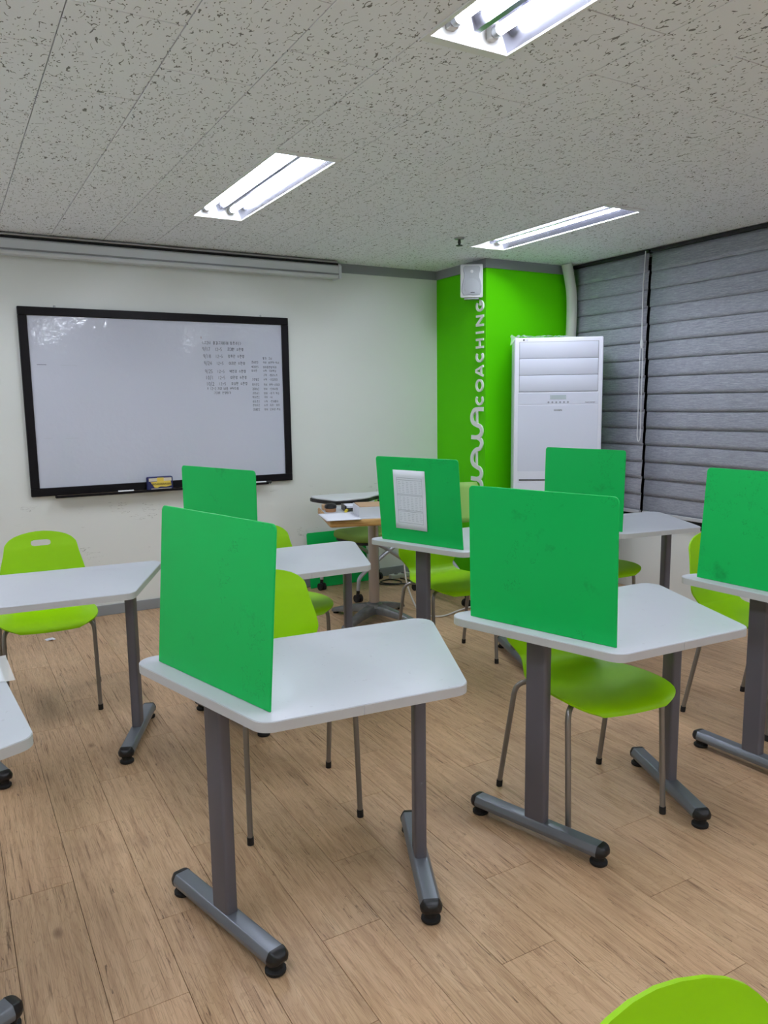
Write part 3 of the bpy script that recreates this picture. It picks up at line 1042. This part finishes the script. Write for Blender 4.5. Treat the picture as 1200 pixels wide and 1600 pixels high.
write('그대로 진행하기', 1.680, 1.478, .017, 'marker_ink', wid=.0150)
R2 = [(1.722, '', '평가', '교시'), (1.693, '최서연3', '국어', '비문학-독서'), (1.660, '박지민3', '영어출', '문법독해'), (1.634, '이수현', '수학', '기하복습'), (1.603, '', '과학', '-물리노트'), (1.572, '고은별2', '수학', '-오답정리'),
      (1.535, '정유진2', '국어', '문학-시정리'), (1.505, '김하늘2', '영어', '-단어시험'), (1.474, '최민서3', '영어', '-듣기 복습'), (1.446, '박서준2', '국어', '-시'), (1.415, '이도윤2', '수학', '-문제풀이'), (1.388, '한지우2', '사회', '지리, 정리'), (1.358, '강예린2', '영어', '단어장-복습')]
for z, a, b, c in R2:
    if a: write(a, 1.965, z, .0165, 'marker_ink', wid=.0130)
    write(b, 2.052, z, .0155, 'marker_ink', wid=.0130)
    write(c, 2.095, z, .0155, 'marker_ink', wid=.0132)
for (x, z, l) in ((.553, 1.666, .055), (.690, 1.663, .10), (.565, 1.205, .05), (.69, 1.200, .09)):
    W(MB().bb(x, x + l, YB - .0206, YB - .0202, z, z + .0035).build('pen_dash', 'marker_ink' if l < .06 and z > 1.5 else 'ink_pale'))

# eraser and markers in the tray
er = tag(empty('board_eraser', (1.262, YB - .060, WZa - .006)), 'blue and yellow board eraser propped in the whiteboard tray', 'eraser')
def E_(o):
    return at_parent(o, er)
E_(MB().bb(1.176, 1.348, YB - .080, YB - .040, WZa - .006, WZa + .088).build('felt_body', 'eraser_blue', bevel=.008))
E_(MB().bb(1.186, 1.338, YB - .0812, YB - .0795, WZa + .058, WZa + .080).build('pale_stripe', 'eraser_pale'))
E_(MB().bb(1.240, 1.285, YB - .0818, YB - .0805, WZa + .056, WZa + .082).build('yellow_tab', 'eraser_yellow'))
lb = [(1.196, .054), (1.330, .060), (1.336, .026), (1.300, .018), (1.262, .022), (1.24, .014), (1.222, .016)]
E_(MB().prism([(x, WZa + z) for x, z in lb], -.0010, .0010, Matrix(((1, 0, 0, 0), (0, 0, -1, YB - .0812), (0, 1, 0, 0), (0, 0, 0, 1)))).build('yellow_label', 'eraser_yellow'))
for s, x in (('BOARD', 1.240), ('ERASER', 1.300)):
    me = text_mesh(s, .019)
    E_(link('lettering', me, 'ink_dark', None, (x, YB - .0830, WZa + .038), (PI / 2, 0, 0)))
E_(MB().bb(1.200, 1.335, YB - .0812, YB - .0798, WZa + .006, WZa + .010).build('pale_line', 'eraser_pale'))
def marker(x, l, lab):
    mk = tag(empty('marker_pen', (x, YB - .07, WZa + .002)), lab, 'marker', 'markers in the whiteboard tray')
    at_parent(MB().tube([(x, YB - .072, WZa + .003), (x + l * .68, YB - .072, WZa + .003)], .0085, 10).build('barrel', 'marker_white', smooth=40), mk)
    at_parent(MB().tube([(x + l * .68, YB - .072, WZa + .003), (x + l, YB - .072, WZa + .003)], .0090, 10).build('cap', 'marker_white' if x < 1.5 else 'black_plastic', smooth=40), mk)
marker(.985, .10, 'white marker pen lying left of the eraser in the tray')
marker(1.935, .13, 'white and black marker pen at the right end of the tray')

# ================================================================== PROJECTION SCREEN HOUSING
ps = tag(empty('projection_screen', (1.0, YB - .07, 2.31)), 'long grey roll-up projection screen housing above the whiteboard', 'screen')
def along_x(prof, x0, x1):
    return MB().prism(prof, x0, x1, Matrix(((0, 0, 1, 0), (1, 0, 0, 0), (0, 1, 0, 0), (0, 0, 0, 1))))
y0 = YB - .125
XS0, XS1 = XL + .05, 2.625
case = [(y0 + .01, 2.318), (YB - .014, 2.318), (YB - .014, 2.405), (y0 + .012, 2.405), (y0, 2.393), (y0, 2.345)]
at_parent(along_x(case, XS0, XS1).build('casing', 'screen_case'), ps)
at_parent(along_x([(y0 - .004, 2.336), (y0 + .006, 2.336), (y0 + .006, 2.345), (y0 - .004, 2.345)], XS0, XS1).build('casing_groove', 'trim_grey'), ps)
at_parent(along_x([(y0 + .004, 2.312), (y0 + .05, 2.312), (y0 + .05, 2.330), (y0 - .004, 2.330)], XS0, XS1 - .006).build('bottom_bar', 'screen_case'), ps)
at_parent(along_x([(y0 + .006, 2.4055), (YB - .02, 2.4055), (YB - .02, 2.418), (y0 + .006, 2.418)], XS0, XS1).build('top_channel', 'screen_case_dark'), ps)
at_parent(MB().tube([(XS0, y0 + .012, 2.4275), (XS1 - .01, y0 + .012, 2.4275)], .0085, 10).build('top_tube', 'metal_silver', smooth=40), ps)
ec = [(y0 - .008, 2.308), (YB - .013, 2.308), (YB - .013, 2.412), (y0 + .006, 2.412), (y0 - .008, 2.398)]
at_parent(along_x(ec, XS1, XS1 + .022).build('end_cap', 'screen_case', bevel=.004), ps)

# ================================================================== LETTERS ON THE PILLAR
sg = tag(empty('wall_lettering', (PX, 4.77, 1.3)), 'raised white letters running up the lime green pillar face', 'sign')
# (u along +z, v along +y, thickness towards -x)
ML = Matrix(((0, 0, -1, PX), (0, 1, 0, 0), (1, 0, 0, 0), (0, 0, 0, 1)))
def glyph(ch):
    o_ = lambda a0, a1, n=14: [(.5 + .46 * math.cos(math.radians(a0 + (a1 - a0) * i / n)), .5 + .44 * math.sin(math.radians(a0 + (a1 - a0) * i / n))) for i in range(n + 1)]
    return {'C': [o_(50, 310)], 'O': [o_(0, 360, 20)[:-1]], 'A': [[(.02, 0), (.42, .97), (.58, .97), (.98, 0)], [(.22, .3), (.78, .3)]], 'H': [[(.08, 0), (.08, 1)], [(.92, 0), (.92, 1)], [(.08, .5), (.92, .5)]],
            'I': [[(.5, 0), (.5, 1)]], 'N': [[(.08, 0), (.08, 1)], [(.08, .97), (.92, .03)], [(.92, 0), (.92, 1)]],
            'G': [o_(50, 350) + [(.52, .42)]]}[ch]
cz = lambda cy: 1.3405 - ((460 + cy / 5.16) - 640) * .00495
for ch, ya, yb in (('C', 890, 815), ('O', 785, 695), ('A', 667, 588), ('C', 555, 480), ('H', 450, 380), ('I', 345, 318), ('N', 282, 200), ('G', 167, 90)):
    za, zb = cz(ya), cz(yb)
    mb = MB()
    for gi, s in enumerate(glyph(ch)):
        pts = [(za + a * (zb - za), 4.722 + b * .088) for a, b in s]
        mb.ribbon(pts, .0165, .0005, .012 - .0006 * gi, ML, closed=(ch == 'O'))
    at_parent(mb.build('letter', 'letter_white'), sg)
def SP(cx_, cy_):                # crop pixel of the script word to (z, y)
    return (cz(cy_), 4.713 + (757 - (725 + cx_ / 5.16)) * .0081)
strokes = [[(160, 925), (118, 925), (90, 935), (74, 965), (70, 1000), (82, 1033), (110, 1050), (138, 1063), (150, 1092), (142, 1128), (112, 1148), (68, 1148)],
           [(112, 930), (112, 1045)],
           [(112, 1148), (140, 1165), (150, 1196), (136, 1235), (104, 1250), (78, 1285), (71, 1330), (82, 1365), (110, 1385), (138, 1400), (149, 1430), (141, 1465), (112, 1482), (66, 1482)],
           [(110, 1255), (110, 1380)],
           [(112, 1482), (140, 1500), (150, 1530), (140, 1570), (112, 1590), (66, 1590)]]
for nm, idx in (('letter', (0, 1)), ('letter', (2, 3)), ('letter', (4,))):
    mb = MB()
    for i in idx:
        pts = [SP(*p) for p in strokes[i]]
        if len(pts) > 2:
            pts = catmull(pts, 4)
        mb.ribbon(pts, .032 if len(pts) > 2 else .020, .0005, .012 - .0006 * i, ML)
    at_parent(mb.build(nm, 'letter_white'), sg)

# ================================================================== SPEAKER
sk = tag(empty('wall_speaker', (3.472, 4.745, 2.16), math.radians(-33)), 'white wall speaker mounted at the top corner of the green pillar', 'speaker')
# local: front face at y=0 facing -y, body goes +y, width x, height z
w_, h_, d_ = .172, .242, .115
P = []
for y, sx, sz in ((.006, 1, 1), (d_, .55, .86)):
    P += [(sxx * w_ / 2 * sx, y, h_ / 2 + szz * h_ / 2 * sz) for sxx, szz in ((-1, -1), (1, -1), (1, 1), (-1, 1))]
MB().add(P, [(0, 1, 2, 3), (7, 6, 5, 4), (0, 4, 5, 1), (1, 5, 6, 2), (2, 6, 7, 3), (3, 7, 4, 0)]).build('cabinet', 'speaker_white', sk, bevel=.010, seg=3, smooth=40)
# waisted grille: narrow tweeter area above a wide woofer area
gp = [(-.060, .020), (.060, .020)] + [(.070, .040), (.072, .085), (.064, .120), (.054, .145), (.054, .170), (.062, .195), (.062, .215), (.05, .228), (-.05, .228), (-.062, .215), (-.062, .195), (-.054, .170), (-.054, .145), (-.064, .120), (-.072, .085), (-.070, .040)]
MF = Matrix(((1, 0, 0, 0), (0, 0, -1, 0), (0, 1, 0, 0), (0, 0, 0, 1)))
MB().prism(gp, -.010, .004, MF).build('grille', 'speaker_grille', sk, bevel=.002, seg=1)
MB().lathe([(.058, 0), (.058, .004), (.050, .006), (.004, .0085)], 24, (0, 0, 0), Matrix.Translation((0, -.004, .080)) @ Matrix.Rotation(PI / 2, 4, 'X')).build('woofer_cover', 'speaker_grille', sk, smooth=40)
MB().lathe([(.012, 0), (.012, .003), (.006, .005)], 14, (0, 0, 0), Matrix.Translation((0, -.004, .186)) @ Matrix.Rotation(PI / 2, 4, 'X')).build('tweeter', 'speaker_white', sk, smooth=40)
MB().box((.006, -.012, .036), (.030, .002, .006)).build('badge', 'black_plastic', sk)
MB().bb(-.055, .055, .02, .07, -.010, .002).build('mount_bracket', 'metal_silver', sk, bevel=.003)
MB().box((.015, d_ - .008, h_ / 2), (.03, .045, .06)).build('wall_mount', 'black_plastic', sk, bevel=.003)

# ================================================================== AIR CONDITIONER
acA, acB = Vector((3.565, 4.36)), Vector((4.065, 4.0))
acd = (acB - acA).normalized()
ACW, ACH, ACD = (acB - acA).length, 1.842, .33
acz = math.atan2(acd.y, acd.x)
ac = tag(empty('air_conditioner', ((acA.x + acB.x) / 2, (acA.y + acB.y) / 2, 0), acz), 'tall white floor-standing air conditioner in the corner by the blinds', 'air conditioner')
hw = ACW / 2
MB().bb(-hw, hw, 0, ACD, .03, ACH).build('body', 'ac_white', ac, bevel=.010, seg=3, smooth=40)
MB().bb(-hw + .02, hw - .02, .02, ACD - .02, 0, .03).build('plinth', 'trim_grey', ac)
# outlet with three louvers
lx = hw - .036
MB().bb(-lx - .003, lx + .003, -.0005, .004, 1.463, 1.813).build('outlet_recess', 'ac_seam', ac)
for i in range(3):
    z1 = 1.810 - i * .1155
    MB().bb(-lx, lx, -.004, .004, z1 - .1125, z1).build('louver', 'ac_panel', ac, bevel=.003, seg=2, smooth=40)
MB().bb(-hw + .028, hw - .028, -.002, .002, 1.376, 1.455).build('control_panel', 'ac_panel', ac, bevel=.001, seg=1)
dp = MB().bb(-.055, .055, -.004, -.001, 1.410, 1.440).build('display', 'ac_display', ac)
for i in range(6):
    MB().lathe([(.007, 0), (.007, .002), (.005, .0025)], 12, (0, 0, 0), Matrix.Translation((-.066 + i * .027, -.001, 1.390)) @ Matrix.Rotation(PI / 2, 4, 'X')).build('button', 'ac_seam', ac)
MB().bb(-hw + .028, hw - .028, -.002, .002, .90, 1.370).build('front_panel', 'ac_panel', ac, bevel=.001, seg=1)
MB().bb(-hw + .028, hw - .028, -.002, .002, .20, .896).build('lower_panel', 'ac_white', ac, bevel=.001, seg=1)
MB().bb(-hw + .04, hw - .04, -.004, -.0015, .832, .840).build('intake_slot', 'black_plastic', ac)
for i in range(9):
    MB().bb(-hw + .05, hw - .05, -.004, -.0015, .26 + i * .045, .272 + i * .045).build('intake_slat', 'ac_seam', ac)
link('brand_mark', text_mesh('LG', .017), 'ink_grey', ac, (-hw + .083, -.0015, 1.826), (PI / 2, 0, 0))
MB().lathe([(.0062, 0), (.0062, .001)], 14, (0, 0, 0), Matrix.Translation((-hw + .064, -.0005, 1.826)) @ Matrix.Rotation(PI / 2, 4, 'X')).build('brand_dot', 'ink_dark', ac)
link('brand_mark', text_mesh('WHISEN', .0155), 'ink_dark', ac, (0, -.0035, 1.333), (PI / 2, 0, 0))
link('brand_mark', text_mesh('Smart Inverter', .0115), 'ink_dark', ac, (hw - .085, -.0035, 1.388), (PI / 2, 0, 0))
# torn film left on the top edge
rg_ = random.Random(8)
P, F = [], []
n = 26
for i in range(n + 1):
    for j in range(4):
        x = -hw - .028 + i / n * .40
        hang = max(0, 1 - i / 5)
        P.append((x + rg_.uniform(-.006, .006), .012 + j * .02 + rg_.uniform(-.006, .006) - .01 * (j == 0), ACH + .004 + rg_.uniform(0, .016) * (1.6 if i < 8 else .7) - (.030 * (3 - j) / 3 * hang * 2 if i < 4 else 0)))
for i in range(n):
    for j in range(3):
        a = i * 4 + j
        F.append((a, a + 4, a + 5, a + 1))
MB().add(P, F).build('film', 'film', ac)

# insulated pipe from the ceiling down behind the unit
pp_ = tag(MB().tube(catmull([(4.270, 4.61, ZC - .002), (4.300, 4.61, 2.34), (4.328, 4.61, 2.20), (4.332, 4.61, 2.0), (4.320, 4.61, 1.8), (4.315, 4.61, 1.5), (4.315, 4.61, 1.0), (4.315, 4.61, .4), (4.315, 4.61, .0)], 6), .040, 16).build('insulated_pipe', 'pipe_wrap', smooth=50),
           'white wrapped pipe curving from the ceiling down behind the air conditioner', 'pipe')

# ================================================================== BLINDS
def make_blind(ya, yb, lab, cord_y=None, seed=1):
    t_ = tag(empty('layered_blind', (XR, (ya + yb) / 2, .57)), lab, 'blind', 'grey layered window blinds')
    T = lambda o: at_parent(o, t_)
    T(MB().bb(XR - .060, XR - .008, ya, yb, 2.412, 2.436).build('headrail', 'window_frame', bevel=.003))  # thin rail coloured dark to paint the shadow line above the slats
    n = 15
    top, bot = 2.416, .605
    hgt = (top - bot) / n
    rg2 = random.Random(seed)
    for i in range(n):
        z1 = top - i * hgt
        x0 = XR - .040 + rg2.uniform(-.001, .001)
        sag = rg2.uniform(-.003, .003)
        rows = []
        for q in range(6):
            u = q / 5
            x = x0 - .009 * u - .003 * math.sin(u * PI)
            z = z1 - u * (hgt + .012)
            rows.append((x, z))
        P, F = [], []
        ny = 6
        ye0, ye1 = ya + rg2.uniform(0, .006), yb - rg2.uniform(0, .006)
        for x, z in rows:
            for k in range(ny + 1):
                y = ye0 + (ye1 - ye0) * k / ny
                P.append((x, y, z + sag * math.sin(k / ny * PI * 2)))
        for q in range(5):
            for k in range(ny):
                a = q * (ny + 1) + k
                F.append((a, a + 1, a + ny + 2, a + ny + 1))
        o = T(MB().add(P, F).build('slat', 'blind_fabric', smooth=60))
        md = o.modifiers.new('thick', 'SOLIDIFY'); md.thickness = .0015; md.offset = 0
    T(MB().bb(XR - .062, XR - .036, ya + .004, yb - .004, .575, .600).build('bottom_rail', 'blind_rail', bevel=.004))
    if cord_y:
        x = XR - .078
        c1 = T(MB().tube([(XR - .068, cord_y, 2.425), (x, cord_y + .004, 2.2), (x, cord_y, 1.80)], .0045, 6).build('cord', 'cord_grey'))
        T(MB().tube([(x, cord_y, 1.82), (x, cord_y, 1.79), (x, cord_y, 1.76)], [.008, .013, .008], 10).build('cord_joint', 'cord_grey', smooth=50))
        T(MB().tube([(x, cord_y + .012, 1.76), (x, cord_y + .014, 1.14), (x, cord_y + .008, 1.11), (x, cord_y, 1.10), (x, cord_y - .008, 1.11), (x, cord_y - .014, 1.14), (x, cord_y - .012, 1.76)], .004, 6).build('cord_loop', 'cord_grey', smooth=50))
    return t_
make_blind(3.912, 4.655, 'grey layered blind behind the air conditioner, left of the dark gap', 3.926, 3)
make_blind(2.30, 3.892, 'wide grey layered blind at the right, beside the white pull cord', None, 5)
make_blind(.60, 2.27, 'wide grey layered blind out of frame at the right', None, 7)

# ================================================================== PEDESTAL TABLE AND WHAT LIES ON IT
TX, TY, TT = 2.36, 4.285, .715
pt = tag(empty('pedestal_table', (TX, TY, 0), math.radians(-18)), 'small wooden-edged pedestal table with steel column near the whiteboard wall', 'table')
tp = round_poly([(-.32, -.31), (.32, -.31), (.32, .31), (-.32, .31)], .02, 4)
MB().prism(tp, TT - .046, TT - .003).build('edge', 'wood_edge', pt, bevel=.008, seg=2, smooth=40)
MB().prism(round_poly([(-.31, -.30), (.31, -.30), (.31, .30), (-.31, .30)], .02, 4), TT - .003, TT).build('tabletop', 'laminate_white', pt)
MB().lathe([(.034, .10), (.034, TT - .046)], 20).build('column', 'table_steel', pt, smooth=40)
MB().lathe([(.055, .085), (.05, .11), (.036, .12)], 20).build('collar', 'cast_aluminium', pt, smooth=40)
for i in range(4):
    a = math.radians(45 + 90 * i)
    dx, dy = math.cos(a), math.sin(a)
    P, F = [], []
    secs = [(.0, .040, .045, .105), (.08, .036, .045, .100), (.18, .032, .035, .078), (.28, .030, .018, .050), (.335, .030, .012, .034)]
    for r, hwid, zb, zt in secs:
        for sx, z in ((-1, zb), (1, zb), (.75, zt), (-.75, zt)):
            P.append((dx * r - dy * sx * hwid, dy * r + dx * sx * hwid, z))
    for s_ in range(len(secs) - 1):
        for k in range(4):
            F.append((s_ * 4 + k, s_ * 4 + (k + 1) % 4, s_ * 4 + 4 + (k + 1) % 4, s_ * 4 + 4 + k))
    F += [(3, 2, 1, 0), tuple(len(P) - 4 + k for k in range(4))]
    lg = MB().add(P, F).build('foot', 'cast_aluminium', pt, bevel=.006, seg=2, smooth=45)
    MB().lathe([(.018, 0), (.02, .012)], 12, (dx * .315, dy * .315, 0)).build('glide', 'black_rubber', lg)

def sheet(name, x, y, z, w, l, rz, lab, curl=0.0, cat='paper', material='paper', nm=1):
    P, F = [], []
    N = 8
    for i in range(N + 1):
        for j in range(N + 1):
            u, v = (i / N - .5) * w, (j / N - .5) * l
            P.append((u, v, .0006 + curl * (max(0, j / N - .55) / .45) ** 2))
    for i in range(N):
        for j in range(N):
            a = i * (N + 1) + j
            F.append((a, a + N + 1, a + N + 2, a + 1))
    o = MB().add(P, F).build(name, material, None, smooth=60, loc=(x, y, z), rot=(0, 0, rz))
    md = o.modifiers.new('thick', 'SOLIDIFY'); md.thickness = .0006 * nm; md.offset = 1
    return tag(o, lab, cat)
sheet('paper_sheet', 2.065, 4.175, TT, .21, .297, -.26, 'white sheets overhanging the left corner of the pedestal table', .0, nm=8)
# file box with a card on top
fb = tag(empty('file_box', (2.345, 4.150, TT), math.radians(-18)), 'white open file box with brown card on the pedestal table', 'box')
for x0, x1, y0_, y1_ in ((-.16, .16, -.115, -.109), (-.16, .16, .109, .115), (-.16, -.154, -.109, .109), (.154, .16, -.109, .109)):
    MB().bb(x0, x1, y0_, y1_, .004, .062).build('side', 'box_white', fb)
MB().bb(-.16, .16, -.115, .115, .0, .004).build('base', 'box_white', fb)
MB().bb(-.152, .152, -.106, .106, .004, .066).build('card_stack', 'card_tan', fb, bevel=.002, seg=1)
tr = tag(empty('tape_roll', (2.125, 4.42, TT)), 'black and tan tape roll on the pedestal table', 'tape')
MB().lathe([(.032, 0), (.035, .004), (.035, .022), (.033, .024)], 24).build('core', 'skin_tan', tr, smooth=40)
MB().lathe([(.036, .024), (.039, .028), (.037, .044), (.026, .052), (.01, .055)], 24).build('top', 'black_plastic', tr, smooth=40)
tag(MB().bb(-.035, .035, -.025, .025, 0, .036).build('tan_box', 'card_tan', None, bevel=.004, loc=(2.150, 4.52, TT), rot=(0, 0, -.3)), 'small tan cardboard box behind the tape roll', 'box')
dt = tag(empty('document_tray', (2.33, 4.40, TT), -.3), 'dark document tray with papers behind the file box', 'tray')
MB().bb(-.11, .11, -.075, .075, .016, .022).build('tray_floor', 'black_plastic', dt)
for sx in (-1, 1):
    MB().bb(sx * .11 - .004, sx * .11 + .004, -.075, .075, 0, .036).build('tray_side', 'black_plastic', dt)
MB().bb(-.10, .10, -.07, .07, .022, .034).build('papers', 'paper', dt)
mk = tag(MB().tube([(0, 0, .010), (.11, 0, .010)], .010, 10).build('highlighter_pen', 'yellow_plastic', None, smooth=40, loc=(2.175, 4.305, TT), rot=(0, 0, 1.0)), 'yellow highlighter pen between the papers and the file box', 'pen')

# ================================================================== CASTOR CHAIRS BY THE WALL
def castor(t_, x, y):
    c = MB().lathe([(.010, .058), (.014, .07), (.012, .085)], 10, (x, y, 0)).build('castor', 'black_plastic', t_, smooth=40)
    for s_ in (-1, 1):
        MB().tube([(x, y + s_ * .006, .028), (x, y + s_ * .024, .028)], .028, 16).build('wheel', 'black_rubber', c, smooth=40)
    MB().bb(x - .02, x + .02, y - .006, y + .006, .028, .062).build('fork', 'black_plastic', c, bevel=.003)
def castor_chair(loc, rz, lab, arm, bh=.30):
    """faces local -y"""
    t_ = tag(empty('castor_chair', loc, rz), lab, 'chair', 'castor chairs by the wall')
    sp_ = round_poly([(-.215, -.21), (.215, -.21), (.20, .20), (-.20, .20)], .09, 6)
    MB().prism(sp_, .405, .460).build('seat', 'olive_fabric', t_, bevel=.022, seg=4, smooth=60)
    MB().prism([(x * .93, y * .93) for x, y in sp_], .385, .405).build('seat_pan', 'black_plastic', t_, bevel=.006)
    # slightly curved backrest
    P, F = [], []
    for i in range(8):
        for j in range(9):
            u = j / 8 * 2 - 1
            v = i / 7
            w2 = .205 * (1 - .10 * abs(v - .4)) * (1 if 0 < i < 7 else .93)
            P.append((u * w2, .225 + .05 * v - .035 * u * u, .50 + bh * v))
    for i in range(7):
        for j in range(8):
            a = i * 9 + j
            F.append((a, a + 1, a + 10, a + 9))
    o = MB().add(P, F).build('backrest', 'pale_green_plastic', t_, smooth=60)
    md = o.modifiers.new('thick', 'SOLIDIFY'); md.thickness = .014
    for sx in (-1, 1):
        x = sx * .235
        MB().tube(catmull([(x, -.27, .085), (x, -.265, .13), (x, -.235, .19), (x, -.02, .32), (x, .19, .425), (x, .235, .50), (x, .262, .42 + bh)], 5), .0145, 10).build('side_frame', 'frame_silver', t_, smooth=50)
        MB().tube(catmull([(x, .27, .085), (x, .26, .14), (x, .22, .20), (x, .02, .335), (x, -.10, .405)], 5), .0145, 10).build('leg', 'frame_silver', t_, smooth=50)
        castor(t_, x, -.27)
        castor(t_, x, .27)
        MB().tube([(x, .262, .42 + bh), (sx * .19, .262, .42 + bh)], .012, 8).build('back_bracket', 'frame_silver', t_)
    MB().tube([(-.235, -.10, .398), (.235, -.10, .398)], .011, 8).build('crossbar', 'frame_silver', t_, smooth=40)
    if arm:
        x = .245
        MB().tube(catmull([(x, .10, .40), (x + .03, .02, .52), (x + .03, -.05, .66), (x + .02, -.10, .725)], 5), .012, 8).build('tablet_arm', 'black_plastic', t_, smooth=50)
        tb_ = [(-.05, -.46), (.17, -.46), (.26, -.42), (.27, -.20), (.20, -.06), (.14, .10), (.05, .12), (.03, -.05), (-.02, -.14), (-.06, -.30)]
        tb_ = [(q[0], q[1]) for q in catmull([(a - .02, b) for a, b in tb_], 4, True)]
        MB().prism(tb_, .712, .736).build('writing_tablet_base', 'black_plastic', t_, bevel=.003, seg=1)
        MB().prism([(a * .985 + .001, b * .985) for a, b in tb_], .736, .748).build('writing_tablet', 'tablet_white', t_, bevel=.003, seg=1)
    return t_
castor_chair((2.71, 5.0, 0), math.radians(-82), 'castor chair with olive green seat and white writing tablet behind the pedestal table', True, .21)
castor_chair((3.295, 4.47, 0), math.radians(-3), 'castor chair with pale green backrest beside the pillar, behind the timetable divider', False)

# cables on the floor
tag(MB().tube(catmull([(2.705, 4.43, .664), (2.71, 4.44, .55), (2.695, 4.46, .34), (2.685, 4.40, .16), (2.685, 4.26, .014), (2.70, 4.13, .008), (2.78, 4.09, .008), (2.95, 4.15, .008), (3.12, 4.18, .008), (3.26, 4.12, .008)], 7), .006, 8).build('white_cable', 'cable_white', smooth=50),
    'white cable hanging and looping over the floor behind the timetable desk', 'cable')
tag(MB().tube(catmull([(2.85, 5.20, .008), (2.88, 5.08, .007), (2.98, 5.02, .007), (3.05, 5.10, .007), (3.0, 5.20, .007), (2.90, 5.16, .007), (2.93, 5.05, .012), (3.10, 4.98, .007), (3.12, 5.08, .007), (3.10, 5.19, .007)], 6), .005, 8).build('black_cable', 'black_plastic', smooth=50),
    'tangled black cable on the floor by the wall behind the castor chair', 'cable')
pw = tag(empty('power_strip', (3.16, 5.24, 0), .1), 'white power strip on the floor at the wall near the pillar', 'power strip')
MB().bb(-.13, .13, -.025, .025, 0, .035).build('body', 'power_white', pw, bevel=.005)
for i in range(3):
    MB().lathe([(.017, 0), (.017, .002)], 12, (-.075 + i * .07, 0, .0345)).build('socket', 'black_plastic', pw)

# paper on the left desk and a scrap on the floor
ps_ = tag(empty('printed_sheet', (-.02, 2.205, ZT), .03), 'printed sheet in a clear sleeve on the desk at the left edge', 'paper')
MB().bb(-.20, .105, -.105, .105, .0003, .0011).build('sheet', 'paper', ps_)
MB().bb(-.21, .128, -.115, .115, .0012, .0015).build('clear_sleeve', 'film', ps_)
for i in range(5):
    MB().bb(.030 + i * .011, .034 + i * .011, -.055, .02 + .03 * (i % 2), .0016, .0018).build('print_line', 'ink_grey', ps_)
for i in range(4):
    MB().bb(.015, .024, -.05 + i * .02, -.038 + i * .02, .0016, .0018).build('print_block', 'ink_dark', ps_)
rg_ = random.Random(2)
P = [(math.cos(a) * .03 * rg_.uniform(.6, 1.1), math.sin(a) * .022 * rg_.uniform(.6, 1.1), .002 + rg_.uniform(0, .014)) for a in [i * PI / 5 for i in range(10)]] + [(0, 0, .016), (0, 0, .001)]
F = [(i, (i + 1) % 10, 10) for i in range(10)] + [((i + 1) % 10, i, 11) for i in range(10)]
tag(MB().add(P, F).build('paper_scrap', 'paper', None, loc=(.472, 4.967 - .02, -.001)), 'crumpled white paper scrap on the floor by the whiteboard wall', 'paper scrap')
